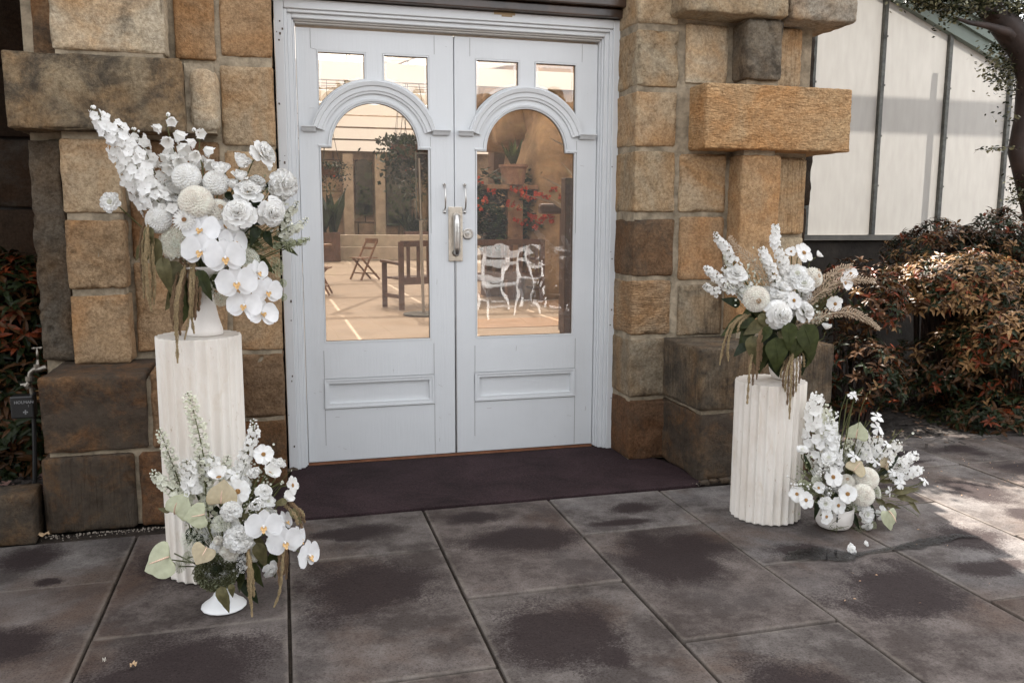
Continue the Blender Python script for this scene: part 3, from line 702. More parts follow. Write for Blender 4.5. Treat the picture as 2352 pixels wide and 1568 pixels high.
def door(x0, x1, wx0, wx1, side, label):
    D = empty('door', ((x0+x1)/2, 0, 0), label, 'door', 'white glazed double doors')
    a0 = wx0; a1 = wx0+.236; b0 = wx1-.232; b1 = wx1
    cx, hw, zs, ri, ro = leaf_body(D, x0, x1, wx0, wx1, .640, ((a0,a1),(b0,b1),2.09))
    # arch moulding with little impost cornices
    v, f = sweep_arc(cx, zs, [(.262,.0),(.262,-.010),(.272,-.012),(.276,-.018),(.296,-.020),(.300,-.028),(.318,-.034),(.322,-.026),(.327,-.026),(.327,.0)], radians(16.5), radians(163.5))
    m = MB(); m.add(v, f)
    v, f = sweep_arc(cx, zs, [(ri+.001,.0),(ri+.001,-.007),(ri+.010,-.009),(ri+.012,-.001)], 0, pi); m.add(v, f)
    m.build('arch_moulding', PAINT, D, smooth=False)
    for s_ in (-1, 1):
        m = MB(); xi = cx+s_*.292; xo = cx+s_*.385
        if xo > x1-.004: xo = x1-.012
        if xo < x0+.004: xo = x0+.012
        pr = [(0,1.728),(-.036,1.728),(-.036,1.722),(-.026,1.714),(-.018,1.702),(-.008,1.698),(0,1.698)]
        n_ = len(pr); ins = .012
        v = [(xi,y,z) for y,z in pr]+[(xo-s_*ins*(1+y/.036), y, z) for y,z in pr]
        m.add(v, [(i,i+1,n_+i+1,n_+i) for i in range(n_-1)]+[tuple(range(n_)), tuple(n_+i for i in range(n_))])
        m.build('impost', PAINT, D)
        # foot of the arch board
        m = MB(); xa, xb = sorted((cx+s_*(ri-.004), cx+s_*(hw+.006))); m.box(xa, xb, -.0055, -.001, zs-.002, zs+.008); m.build('arch_foot', PAINT, D, bevel=.002)
    # glass, with a bevelled margin on the upper lights
    arc = [(cx+ri*cos(t), zs+ri*sin(t)) for t in [pi*i/24 for i in range(25)]]
    big = [(wx0,.64),(wx1,.64),(wx1,zs)]+arc+[(wx0,zs)]
    glass_pane(D, big, label='tall arched pane')
    bead(D, big, .0065, -.001, .020, PAINT)
    bead(D, big, .0085, .016, .024, PUTTY, 'putty_line')
    for (p, q) in ((a0,a1),(b0,b1)):
        bot = []
        for i in range(11):
            x = p+(q-p)*i/10; dx = min(abs(x-cx), ro-.001); bot.append((x, zs+sqrt(ro*ro-dx*dx)))
        ol = [(p,2.09)]+bot+[(q,2.09)]
        glass_pane(D, ol, label='small upper pane with a curved foot'); bead(D, ol, .006, .0, .020, PAINT); bead(D, ol, .0085, .016, .024, PUTTY, 'putty_line')
        bead(D, ol, .024, .0235, .0265, glass_mat('bevel_glass', (.9,.87,.82), 3.0), 'bevelled_margin')
    # low panel, recessed, with planted moulding
    pz0, pz1, px0, px1 = .295, .451, wx0-.008, wx1+.012
    MB().box(px0-.01, px1+.01, .014, .034, pz0-.01, pz1+.01).build('low_panel', PAINT, D)
    ol = [(px0,pz0),(px1,pz0),(px1,pz1),(px0,pz1)]
    bead(D, ol, .010, -.006, -.002, PAINT, 'panel_moulding'); bead(D, [(px0+.0095,pz0+.0095),(px1-.0095,pz0+.0095),(px1-.0095,pz1-.0095),(px0+.0095,pz1-.0095)], .016, -.002, .014, PAINT, 'panel_moulding')
    # joints between rails and stiles: fine grooves
    m = MB()
    for (xa, xb, za, zb) in [(wx0-.009,wx0-.0075,.10,.292),(wx1+.0135,wx1+.015,.02,.292),(wx0-.0075,wx0-.006,.455,.60),(wx1+.012,wx1+.0135,.455,.62),(wx0-.03,wx0-.0285,2.10,2.192),(wx1+.028,wx1+.0295,2.10,2.192),(wx0-.009,wx1+.014,.290,.2915),(wx1+.004,wx1+.0052,1.2,1.69)]:
        m.box(xa, xb, -.00035, .004, za, zb)
    m.build('rail_joint', simple('joint_line', (.20,.185,.17), .8), D)
    m = MB()
    for k in range(34):
        x = R.uniform(x0+.02, x1-.02); zz = R.uniform(.03,.6) if R.random() < .7 else R.uniform(.6,2.18)
        if zz > .6: x = R.choice((R.uniform(x0+.01,wx0-.02), R.uniform(wx1+.02,x1-.01)))
        if .29 < zz < .455 and wx0-.01 < x < wx1+.02: continue
        L_ = R.uniform(.002,.03) if R.random() < .5 else .002; an = R.uniform(-.6,.6) if R.random() < .8 else 1.5
        m.bar((x,-.0003,zz), (x+L_*cos(an),-.0003,zz+L_*sin(an)), .0010, .0010)
    m.build('scratch', simple('scratch_grey', (.33,.31,.29), .8), D)
    return D
DL = door(-.783, -.0025, -.684, -.130, -1, 'left leaf of the white double doors with arched glass')
DR = door(.0025, .783, .113, .665, 1, 'right leaf of the white double doors with a round lock')
# closing strip behind the meeting edge
MB().box(-.02, .03, .0515, .058, .012, 2.196).build('rebate_strip', simple('seam_shadow', (.05,.045,.04), .9), DR)
MB().box(.0052,.0062,-.0012,.004,.02,1.05).build('rust_seam', simple('rust', (.16,.09,.05), .9), DR)
def pull(parent, x):
    z0, z1 = 1.300, 1.462; m = MB()
    pts = [(x,-.004,z0+.02),(x,-.020,z0+.026),(x,-.030,z0+.040),(x,-.036,(z0+z1)/2),(x,-.030,z1-.040),(x,-.020,z1-.026),(x,-.004,z1-.02)]
    m.tube(pts, [.0055,.0045,.0042,.0052,.0042,.0045,.0055], 10)
    for zz in (z0+.010, z1-.010):
        m.lathe([(0,-.0),(.0085,-.0),(.0085,.004),(.006,.006),(0,.0065)], 14, M=Matrix.Translation((x,-.004+.003,zz)) @ Matrix.Rotation(radians(90),4,'X'))
        m.box(x-.005, x+.005, -.0065, -.001, min(zz, zz)+(-.012 if zz > 1.4 else 0), zz+(.0 if zz > 1.4 else .012))
    o = m.build('pull_handle', CHROME, parent, smooth=True)
    for zz in (z0+.008, z1-.008): MB().lathe([(0,0),(.003,0),(.003,.0015),(0,.002)], 8, M=Matrix.Translation((x,-.0105+.003,zz)) @ Matrix.Rotation(radians(90),4,'X')).build('screw', BLACK, o)
pull(DL, -.055); pull(DR, .052)
# nickel plate with a lift bar, fixed over the meeting stiles (screwed to the right leaf)
pl = MB().box(-.036, .040, -.009, -.003, 1.053, 1.337).build('latch_plate', NICKEL, DR, bevel=.003)
m = MB()
m.tube([(.004,-.014,1.095),(.004,-.030,1.10),(.004,-.034,1.13),(.004,-.034,1.25),(.004,-.028,1.285),(.004,-.012,1.292)], [.017,.018,.018,.018,.019,.017], 14)
m.build('latch_bar', CHROME, pl, smooth=True)
MB().lathe([(0,0),(.020,0),(.020,.003),(0,.004)], 20, M=Matrix.Translation((.004,-.0085,1.098)) @ Matrix.Rotation(radians(90),4,'X')).build('latch_hole', BLACK, pl)
lk = MB().lathe([(0,0),(.029,0),(.029,.004),(.026,.006),(.021,.006),(.020,.003),(.014,.003),(.013,.008),(.0,.009)], 30, M=Matrix.Translation((.068,-.0035,1.197)) @ Matrix.Rotation(radians(90),4,'X')).build('lock', CHROME, DR, smooth=False)
MB().box(.0665,.0695,-.0135,-.0125,1.190,1.204).build('keyhole', BLACK, lk)
# ------------------------------------------------------------------ the court behind the doors
tag(MB().box(-14, 2.15, .60, 34, -.06, -.012).box(2.15, 14, 3.2, 34, -.06, -.012).build('court_floor', CREAMF), kind='structure')
TINT = simple('terracotta_paver', (.30,.19,.115), .85, var=.15, scale=3)
tm = MB()
for (a, b, c, d) in [(1.2,5.3,3.2,6.2),(2.9,7.2,4.2,8.4),(1.6,9.2,3.4,10.4)]: tm.box(a, c, b, d, -.011, -.006)
tag(tm.build('court_floor_band', TINT), kind='structure')
VR = empty('sun_block_roof', (0, 1.5, 2.75), 'unseen flat roof added just inside the doors to stop the sun', 'roof')
MB().box(-3.0, 2.1, .55, 3.4, 2.95, 3.05).build('roof_slab', WHITEP, VR)  # slab added above the view to keep sunlight from crossing the doors
# far wall of the court: pale stone with arched openings and plants
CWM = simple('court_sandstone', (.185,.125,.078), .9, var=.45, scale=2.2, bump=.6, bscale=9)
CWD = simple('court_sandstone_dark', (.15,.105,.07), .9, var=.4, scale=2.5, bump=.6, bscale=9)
LED_ = simple('pale_pilaster', (.25,.19,.13), .9, var=.3, scale=3)
cw = empty('court_wall', (6, 27, 0), 'pale sandstone rear wall of the inner court seen through the left door', 'stone wall')
x = -2
for row in range(9):
    x = -3.0-(.5 if row % 2 else 0)
    while x < 9:
        e = x+R.uniform(1.0,1.5)
        zz = row*.55
        if not (5.6 < (x+e)/2 < 7.8 and .8 < zz < 3.5):
            MB().box(x+.012, e-.012, 27+R.uniform(-.05,.05), 27.6, zz+.012, zz+.538).build('stone_block', CWM, cw, bevel=.02)
        x = e
MB().box(-3.4, 10, 27.12, 27.7, 0, 5).build('mortar', CWM, cw)
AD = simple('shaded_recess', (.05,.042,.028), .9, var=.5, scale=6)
for (xa, xb, za, zb) in ((1.75,2.35,1.4,3.35),(2.85,3.75,1.0,3.3)):
    n_ = 12; hw = (xb-xa)/2; pts = [(xa,za),(xb,za)]+[((xa+xb)/2+hw*cos(pi*i/n_), zb-hw+hw*1.0*sin(pi*i/n_)) for i in range(n_+1)]
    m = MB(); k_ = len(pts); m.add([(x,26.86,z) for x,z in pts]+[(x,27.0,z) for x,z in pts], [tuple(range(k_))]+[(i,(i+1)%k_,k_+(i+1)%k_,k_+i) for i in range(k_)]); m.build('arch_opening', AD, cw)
    m = MB(); rnd = random.Random(int(xa*10))
    for k in range(160):
        q = Vector((rnd.uniform(xa+.1,xb-.1), 26.8, za+abs(rnd.gauss(0,.5)))); s_ = rnd.uniform(.04,.12); d1 = Vector((rnd.uniform(-1,1),0,rnd.uniform(-1,1)))*s_; d2 = Vector((-d1.z,0,d1.x))*.5; m.add([q-d1,q+d2,q+d1,q-d2],[(0,1,2,3)])
    m.build('foliage', LEAF, cw)
MB().box(2.42, 2.78, 26.6, 26.99, 0, 3.5).build('pilaster', LED_, cw, bevel=.02); MB().box(1.3, 1.66, 26.6, 26.99, 0, 3.5).build('pilaster', LED_, cw, bevel=.02); MB().box(3.85, 4.25, 26.6, 26.99, 0, 3.5).build('pilaster', LED_, cw, bevel=.02)
# white timber roof structure high in the court
rf = empty('pergola_roof', (3, 16, 4), 'white painted roof beams and rafters over the inner court', 'pergola')
PW = simple('roof_white', (.8,.77,.73), .6)
for k in range(6):
    y = 8.5+k*3.1; z = 3.25+k*.41
    MB().box(-4, 6.2, y, y+.12, z, z+.26).build('beam', PW, rf)
for k in range(7):
    x = -3.6+k*1.55
    MB().bar((x,8.2,3.62),(x+.5,25.5,5.8),.07,.14).build('rafter', PW, rf)
for k in range(4):
    x = -2.4+k*2.4; MB().bar((x,9,3.4),(x+1.3,13,4.4),.09,.09).build('brace', PW, rf)
for k in range(6):
    MB().box(-4, 7, 26.6, 26.75, 3.6+k*.42, 3.6+k*.42+.36).build('siding_board', PW, rf)
m_, n_, l_, b_ = mat('roof_sheet'); n_.remove(b_)
t1 = n_.new('ShaderNodeBsdfTranslucent'); t1.inputs[0].default_value = (.37,.325,.28,1); t2 = n_.new('ShaderNodeBsdfTransparent'); x_ = n_.new('ShaderNodeMixShader'); x_.inputs[0].default_value = .14
l_.new(t1.outputs[0], x_.inputs[1]); l_.new(t2.outputs[0], x_.inputs[2]); l_.new(x_.outputs[0], n_['Material Output'].inputs[0])
for k in range(10): MB().add([(-5+k*1.3,3.4,3.35),(-5+k*1.3+1.28,3.4,3.35),(-5+k*1.3+1.28,27.4,6.65),(-5+k*1.3,27.4,6.65)], [(0,1,2,3)]).build('roof_sheet', m_, rf)
# round ledge of the pool
pl_ = empty('pool_ledge', (3.2, 24, 0), 'low curved pale stone ledge of a pool in the court', 'ledge')
LED = simple('ledge_stone', (.34,.28,.21), .85, var=.2, scale=3)
for (r0_, r1_, z0, z1) in ((4.3,5.6,0,.40),(4.2,5.1,.40,.75)):
    m = MB(); n_ = 40
    for i in range(n_):
        t0 = pi*1.0+pi*i/n_; t1 = pi*1.0+pi*(i+1)/n_
        v = []
        for t in (t0,t1):
            for r_ in (r0_,r1_):
                for zz in (z0,z1): v.append((3.6+r_*1.35*cos(t), 25.5+r_*.7*sin(t), zz))
        m.add(v, [(2,3,7,6),(1,5,7,3),(0,4,5,1)])
    m.build('ledge_ring', LED, pl_)
def planter(x, y, w, h, d, lab, nleaf, L, seed):
    rnd = random.Random(seed); p = empty('planter_box', (x, y, 0), lab, 'planter')
    m = MB(); m.box(x-w/2, x+w/2, y-d/2, y+d/2, 0, h); m.build('box', WOODD, p, bevel=.01)
    m = MB()
    for k in range(nleaf):
        bx_ = Vector((x+rnd.uniform(-w/2.3,w/2.3), y+rnd.uniform(-d/3,d/3), h)); a_ = rnd.uniform(0,6.28); t = rnd.uniform(.1,.7)
        dr = Vector((cos(a_)*sin(t), sin(a_)*sin(t), cos(t)))*L*rnd.uniform(.5,1.1); s_ = Vector((-sin(a_),cos(a_),0))*L*.08
        m.add([bx_-s_*.4, bx_+s_*.4, bx_+dr*.6+s_, bx_+dr, bx_+dr*.6-s_], [(0,1,2,3,4)])
    m.build('foliage', LEAFD, p); return p
planter(.05, 21.5, 1.5, .85, .6, 'dark wooden planter box with tall paddle leaves near the pool', 34, 1.5, 3)
planter(3.9, 26.4, 1.0, .8, .4, 'small planter of dark foliage against the court wall opening', 40, .8, 4)
planter(6.6, 26.4, 1.2, 1.5, .4, 'tall planter with dark bush right of the court wall opening', 70, 1.1, 5)
def hanging(px, py, y, rad, drop, n_, lab, seed, redf=0.004):
    rnd = random.Random(seed); c = at(px, py, y); o = empty('hanging_basket', c, lab, 'hanging basket', 'hanging baskets in the court')
    m = MB()
    for a_ in (0,2.1,4.2): m.tube([c+Vector((cos(a_)*rad*.6, sin(a_)*rad*.6, 0)), c+Vector((0,0,rad*3.2))], .006, 4)
    m.tube([c+Vector((0,0,rad*3.2)), c+Vector((0,0,rad*4.8))], .006, 4); m.build('chain', BLACK, o)
    MB().lathe([(0,-rad*.5),(rad*.45,-rad*.4),(rad*.62,0)], 14, M=Matrix.Translation(c)).build('basket', WOODD, o)
    m = MB()
    for k in range(n_):
        a_ = rnd.uniform(0,6.28); u = rnd.random()
        q = c+Vector((rnd.gauss(0,rad*.5)+.25*rad*u, rnd.gauss(0,rad*.5), rad*.3-abs(rnd.gauss(0,drop*.45)))); s_ = rad*rnd.uniform(.05,.12)
        d1 = Vector([rnd.uniform(-1,1) for _ in range(3)]).normalized()*s_; d2 = Vector([rnd.uniform(-1,1) for _ in range(3)]).normalized()*s_*.7
        m.add([q-d1, q+d2, q+d1, q-d2], [(0,1,2,3)], None, 1 if rnd.random() < redf else 0)
    m.build('foliage', [LEAFD, REDF], o)
hanging(755, 385, 11, .33, .5, 420, 'leafy hanging basket lowest at the left of the left pane', 1)
hanging(945, 335, 9, .50, .85, 1700, 'large dark trailing plant hanging right of centre in the left pane', 2)
hanging(918, 330, 15, .34, .2, 320, 'small hanging basket of red flowers under the roof beams', 3, .08)
hanging(800, 215, 9, .22, .2, 160, 'sparse trailing basket high in the left upper pane', 4)
# garden bench seen from behind
bn = empty('garden_bench', (1.9, 8, 0), 'dark slatted wooden garden bench with armrests seen from behind', 'bench')
A = Vector((.72,7.45,0)); B = Vector((3.05,8.35,0)); dx = (B-A).normalized(); dy = Vector((-dx.y, dx.x, 0))
for P0, nm in ((A,0),(B,1)):
    MB().bar(P0+Vector((0,0,0)), P0+Vector((0,0,.95)), .075, .055).build('leg', WOODD, bn)
    q = P0+dy*.50; MB().bar(q, q+Vector((0,0,.64)), .07, .055).build('leg', WOODD, bn)
    MB().bar(P0+Vector((0,0,.64)), q+dy*.06+Vector((0,0,.665)), .075, .035).build('armrest', WOODD, bn)
    MB().bar(P0+Vector((0,0,.18)), q+Vector((0,0,.18)), .03, .05).build('stretcher', WOODD, bn)
MB().bar(A+Vector((0,0,.92)), B+Vector((0,0,.92)), .035, .085).build('top_rail', WOODD, bn)
MB().bar(A+Vector((0,0,.40)), B+Vector((0,0,.40)), .03, .10).build('bottom_rail', WOODD, bn)
for k in range(15):
    q = A.lerp(B, (k+.7)/15.4); MB().bar(q+Vector((0,0,.42)), q+Vector((0,0,.89)), .05, .018).build('slat', WOODD, bn)
for k in range(5):
    o_ = dy*(.07+k*.1); MB().bar(A+o_+Vector((0,0,.43)), B+o_+Vector((0,0,.43)), .07, .022).build('seat_slat', WOODD, bn)
def fold_chair(x, y, rz, lab, mt, h=.82, name='folding_chair', cat='folding chair'):
    o = empty(name, (x, y, 0), lab, cat, None, rz); M = WM[o.name]
    def P(a, b, c): return M @ Vector((a, b, c))
    for s_ in (-.2, .2):
        MB().bar(P(s_,-.22,0), P(s_,.20,h), .035, .03).build('leg', mt, o); MB().bar(P(s_*.86,.26,0), P(s_*.86,-.18,.46), .035, .03).build('leg', mt, o)
    for k in range(6):
        yy = -.2+k*.075; MB().bar(P(-.2,yy,.45), P(.2,yy,.45), .055, .02).build('seat_slat', mt, o)
    for zz, w_ in ((h-.02,.10),(h-.17,.05)): MB().bar(P(-.215,.2-(h-zz)*.51,zz), P(.215,.2-(h-zz)*.51,zz), .03, w_).build('back_rail', mt, o)
    MB().bar(P(-.2,-.14,.14), P(.2,-.14,.14), .025, .025).build('stretcher', mt, o); MB().bar(P(-.17,.18,.12), P(.17,.18,.12), .025, .025).build('stretcher', mt, o)
    return o
fold_chair(.78, 13.6, radians(-62), 'teak folding chair standing alone in the court', WOOD)
fold_chair(-.32, 10.2, radians(80), 'teak folding chair at the left edge of the left pane', WOOD)
tb = empty('cafe_table', (-.35, 12.6, 0), 'round wooden cafe table at the left edge of the left pane', 'table')
MB().lathe([(0,.74),(.42,.74),(.42,.77),(0,.77)], 28, M=Matrix.Translation((-.35,12.6,0))).build('tabletop', WOOD, tb)
for a_ in (.4,1.97,3.54,5.1): MB().bar((-.35+.3*cos(a_),12.6+.3*sin(a_),0), (-.35-.25*cos(a_),12.6-.25*sin(a_),.74), .035, .03).build('leg', WOOD, tb)
st = empty('sign_stand', (.86, 6.85, 0), 'grey metal pole stand on a round base beside the bench', 'stand')
MB().lathe([(0,0),(.27,0),(.27,.015),(.03,.03),(0,.03)], 28, M=Matrix.Translation((.93,6.85,0))).build('base', GALV, st)
MB().tube([(.93,6.85,.02),(.89,6.85,2.05)], .022, 10).build('pole', simple('pole_grey', (.3,.27,.23), .5), st)
m = MB(); m.box(.84, 1.22, 6.83, 6.845, 1.25, 2.12); m.build('panel', glass_mat('reflection_panel', (.72,.68,.62), 1.5), st)  # panel stands in for a heater lamp's reflection in the door glass
bead(st, [(.84,1.25),(1.22,1.25),(1.22,2.12),(.84,2.12)], .015, 6.82, 6.83, GALV, 'reflection_rim')
cb = empty('chalkboard', (3.1, 16, 0), 'small framed blackboard by the court wall', 'board')
MB().box(2.75, 3.35, 16, 16.03, .75, 1.75).build('slate', simple('slate', (.035,.03,.028), .7), cb)
bead(cb, [(2.72,.72),(3.38,.72),(3.38,1.78),(2.72,1.78)], .05, 15.97, 16.0, WOOD, 'rim')
# right-hand side of the court: rough rock face, dark wall, posts, shelf with pots, red begonias
rk = empty('rock_face', (3.9, 8, 0), 'rough honey sandstone rock face behind the right door', 'rock')
ROCK = simple('honey_rock', (.29,.19,.105), .9, var=.4, scale=3, bump=1, bscale=7)
v, f = rblock(1.15, 1.3, 2.3, .4, .13, amp_rock(.20, 1.3), 8); 
MB().add(v, f).build('rock', ROCK, rk, Matrix.Translation((4.15, 9.9, 2.1)) @ Matrix.Rotation(radians(7),4,'Y'), smooth=True)
v, f = rblock(.55, .9, 1.0, .25, .1, amp_rock(.12, 1.8), 5)
MB().add(v, f).build('rock', ROCK, rk, Matrix.Translation((3.2, 10.6, 3.5)), smooth=True)
dw = empty('court_side_wall', (5.2, 6, 0), 'dark brown stone side wall in shade behind the right door', 'stone wall')
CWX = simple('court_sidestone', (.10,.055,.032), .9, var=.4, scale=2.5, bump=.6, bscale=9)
for row in range(12):
    yy = 4.0-(.3 if row % 2 else 0)
    while yy < 16:
        e = yy+R.uniform(.7,1.1)
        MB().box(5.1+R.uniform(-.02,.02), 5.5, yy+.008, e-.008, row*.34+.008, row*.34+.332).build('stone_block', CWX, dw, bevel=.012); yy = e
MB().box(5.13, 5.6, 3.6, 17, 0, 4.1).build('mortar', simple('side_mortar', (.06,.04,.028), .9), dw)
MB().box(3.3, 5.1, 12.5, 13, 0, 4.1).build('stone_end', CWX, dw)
rbd = empty('raised_bed', (3.6, 9.4, 0), 'dark raised stone bed behind the bench', 'raised bed'); MB().box(2.35, 5.1, 9.2, 9.6, 0, 1.25).build('bed_wall', CWX, rbd, bevel=.02); MB().box(2.35, 5.1, 9.15, 9.65, 1.255, 1.30).build('coping', CWD, rbd, bevel=.01)
lw = empty('court_end_wall', (-4.2, 14, 0), 'plain sandstone wall closing the court at its left side', 'stone wall')
MB().box(-4.5, -4.1, .6, 27.6, 0, 4.2).build('masonry', CWM, lw)
ps = empty('timber_rail', (1.75, 3.6, 0), 'brown timber post and thick round-ended rail just inside the right door', 'post')
c = at(1303, 770, 2.6)
MB().box(c.x-.05, c.x+.07, 2.55, 2.67, 0, 1.62).build('post', WOODD, ps, bevel=.006)
c2 = at(1300, 480, 3.4); MB().box(c2.x-.27, c2.x+.8, 3.34, 3.46, c2.z-.05, c2.z+.05).build('rail', WOODD, ps, bevel=.03)
MB().box(c2.x-.05, c2.x+.8, 3.36, 3.44, .2, c2.z-.055).build('rail_post', WOODD, ps)
sh = empty('plant_stand', (2.2, 5.4, 0), 'weathered timber stand carrying a terracotta pot', 'stand')
c = at(1160, 425, 8.75)
MB().box(c.x-.32, c.x+.50, 8.6, 8.95, c.z-.07, c.z).build('shelf', WOOD, sh, bevel=.006); MB().box(c.x+.02, c.x+.27, 8.65, 8.85, 0, c.z-.072).build('post', WOOD, sh, bevel=.01)
po = empty('terracotta_pot', (c.x+.12, 8.7, c.z), 'terracotta pot of pointed succulent leaves on the timber stand', 'plant pot')
MB().lathe([(0,0),(.17,0),(.21,.27),(.23,.27),(.23,.31),(.20,.31),(.19,.27),(0,.27)], 24, M=Matrix.Translation((c.x+.12,8.7,c.z))).build('pot', TERRA, po)
m = MB()
for k in range(16):
    a_ = k*2.4; t = .15+.5*(k/16); L_ = R.uniform(.28,.5); b0_ = Vector((c.x+.12,8.7,c.z+.28)); dr = Vector((cos(a_)*sin(t), sin(a_)*sin(t), cos(t)))*L_; s_ = Vector((-sin(a_),cos(a_),0))*.034
    m.add([b0_-s_, b0_+s_, b0_+dr*.5+s_*1.2, b0_+dr, b0_+dr*.5-s_*1.2], [(0,1,2,3,4)])
m.build('leaf_rosette', LEAF, po)
bgn = empty('begonia_shrub', (3.0, 8.9, .6), 'dark leafed plant with clusters of orange red flowers behind the right pane', 'plant')
m = MB(); mr = MB(); rnd = random.Random(9)
for k in range(2600):
    q = at(rnd.uniform(1075,1330), rnd.uniform(425,575)+rnd.choice((0,0,-40)), rnd.uniform(8.7,9.15)); a_ = rnd.uniform(0,6.28); L_ = rnd.uniform(.07,.16)
    d1 = Vector((cos(a_),sin(a_),rnd.uniform(-.8,.4)))*L_; d2 = Vector((-sin(a_),cos(a_),rnd.uniform(-.4,.4)))*L_*.4
    m.add([q, q+d1*.5+d2, q+d1, q+d1*.5-d2], [(0,1,2,3)], None, 0 if rnd.random() < .8 else 1)
m.build('foliage', [LEAFD, LEAF], bgn)
for (px, py) in [(1108,415),(1100,452),(1120,462),(1135,440),(1108,478),(1180,470),(1195,478),(1215,455),(1228,462),(1240,450),(1262,455),(1300,452),(1195,508),(1214,512),(1232,505),(1252,508),(1262,500),(1280,505),(1240,520),(1225,498),(1270,492),(1210,440),(1190,435),(1280,438)]:
    for j in range(7):
        q = at(px*1.0+rnd.uniform(-9,9)-8, py+rnd.uniform(-7,7)-2, 8.5+rnd.uniform(-.05,.1)); s_ = rnd.uniform(.02,.042)
        for i in range(3):
            d1 = Vector([rnd.uniform(-1,1) for _ in range(3)]).normalized()*s_; d2 = Vector([rnd.uniform(-1,1) for _ in range(3)]).normalized()*s_
            mr.add([q-d1, q+d2, q+d1, q-d2], [(0,1,2,3)])
mr.build('flower_cluster', REDF, bgn)
bl = empty('strap_leaf_plant', (2.1, 3.2, .3), 'plant with long pale strap leaves reaching in from the right of the pane', 'plant')
for (a_, b_) in [((1322,372),(1262,345)),((1322,470),(1240,432)),((1322,500),(1205,475)),((1322,520),(1262,480)),((1322,695),(1262,705)),((1322,440),(1290,400))]:
    p0 = at(a_[0]+14, a_[1]+4, 3.0); p1 = at(b_[0]-4, b_[1]-30, 2.9); mid = (p0+p1)/2+Vector((0,0,.04)); s_ = Vector((0,0,.012))
    MB().add([p0-s_, mid-s_, p1, mid+s_, p0+s_], [(0,1,3,4),(1,2,3)]).build('strap_leaf', FOX, bl)

# ------------------------------------------------------------------ glasshouse wing at right
GH = empty('glasshouse', (4, 2, 0), 'glasshouse gable end with whitewashed panes, dark bars and a sage green verge board', 'glasshouse')
m_, n_, l_, b_ = mat('whitewashed_glass')
b_.inputs['Base Color'].default_value = (.5,.47,.42,1); b_.inputs['Roughness'].default_value = .45
tcx = n_.new('ShaderNodeTexCoord'); tn = n_.new('ShaderNodeTexNoise'); mpx = n_.new('ShaderNodeMapping'); mpx.inputs['Scale'].default_value = (4,4,.9); tn.inputs['Detail'].default_value = 6
l_.new(tcx.outputs['Object'], mpx.inputs[0]); l_.new(mpx.outputs[0], tn.inputs[0]); crx = n_.new('ShaderNodeValToRGB'); l_.new(tn.outputs[0], crx.inputs[0])
crx.color_ramp.elements[0].position = .3; crx.color_ramp.elements[0].color = (.345,.335,.315,1); crx.color_ramp.elements[1].position = .7; crx.color_ramp.elements[1].color = (.39,.38,.36,1)
tl = n_.new('ShaderNodeBsdfTranslucent'); l_.new(crx.outputs[0], tl.inputs[0]); l_.new(crx.outputs[0], b_.inputs['Base Color'])
mxx = n_.new('ShaderNodeMixShader'); mxx.inputs[0].default_value = .26; l_.new(b_.outputs[0], mxx.inputs[1]); l_.new(tl.outputs[0], mxx.inputs[2]); l_.new(mxx.outputs[0], n_['Material Output'].inputs[0])
WASH = m_
GY = 2.0
def gz(x): return 3.118-.396*(x-4.12)
bars = [2.76, 3.43, 4.10, 4.775, 5.445, 6.115, 6.785, 7.45]
for i in range(len(bars)-1):
    a, b = bars[i]+.012, bars[i+1]-.012
    ztop = (gz(a), gz(b))
    MB().add([(a,GY,1.15),(b,GY,1.15),(b,GY,ztop[1]),(a,GY,ztop[0]),(a,GY+.006,1.15),(b,GY+.006,1.15),(b,GY+.006,ztop[1]),(a,GY+.006,ztop[0])], [(0,1,2,3)]).build('whitewashed_pane', WASH, GH)
for x in bars:
    o = MB().box(x-.019, x+.019, GY-.035, GY+.02, 1.13, gz(x)+.01).build('glazing_bar', GALV, GH, bevel=.004)
    for zz in (1.56, 1.98, 2.40, 2.80):
        if zz < gz(x)-.1: MB().box(x-.022, x+.022, GY-.042, GY-.036, zz, zz+.016).build('clip', GALV, o)
# verge board: two stepped sage green strips following the slope
def slope_board(o0, o1, y0, y1, mt):
    xa, xb = 2.6, 7.8
    v = [(xa,y0,gz(xa)+o0),(xb,y0,gz(xb)+o0),(xb,y0,gz(xb)+o1),(xa,y0,gz(xa)+o1),(xa,y1,gz(xa)+o0),(xb,y1,gz(xb)+o0),(xb,y1,gz(xb)+o1),(xa,y1,gz(xa)+o1)]
    return MB().add(v, [(0,1,2,3),(7,6,5,4),(0,4,5,1),(3,2,6,7),(0,3,7,4),(1,5,6,2)]).build('verge_board', mt, GH)
slope_board(-.005, .10, GY-.06, GY+.03, GREENP); slope_board(.102, .20, GY-.09, GY+.03, GREENP); slope_board(.203, .225, GY-.12, GY+.05, GREENP)
MB().box(2.3, 8, GY-.08, GY+.08, 1.105, 1.148).build('sill', simple('grey_sill', (.16,.15,.13), .7, var=.3), GH)
MB().box(2.3, 8, GY-.02, GY+.12, 0, 1.10).build('base_wall', simple('dark_base_wall', (.035,.028,.022), .9, var=.5, scale=5, bump=.6, bscale=20), GH)
MB().box(2.4, 8, GY+1.2, GY+1.3, 4.42, 4.54).build('purlin', GREENP, GH)
for x in (4.66, 7.2): MB().box(x, x+.06, GY+.25, GY+.31, 1.1, 3.0).build('inner_post', PW, GH)
MB().box(2.35, 2.74, GY-.03, GY+.1, 1.1, 3.6).build('corner_pier', simple('dark_pier', (.04,.033,.027), .9), GH)

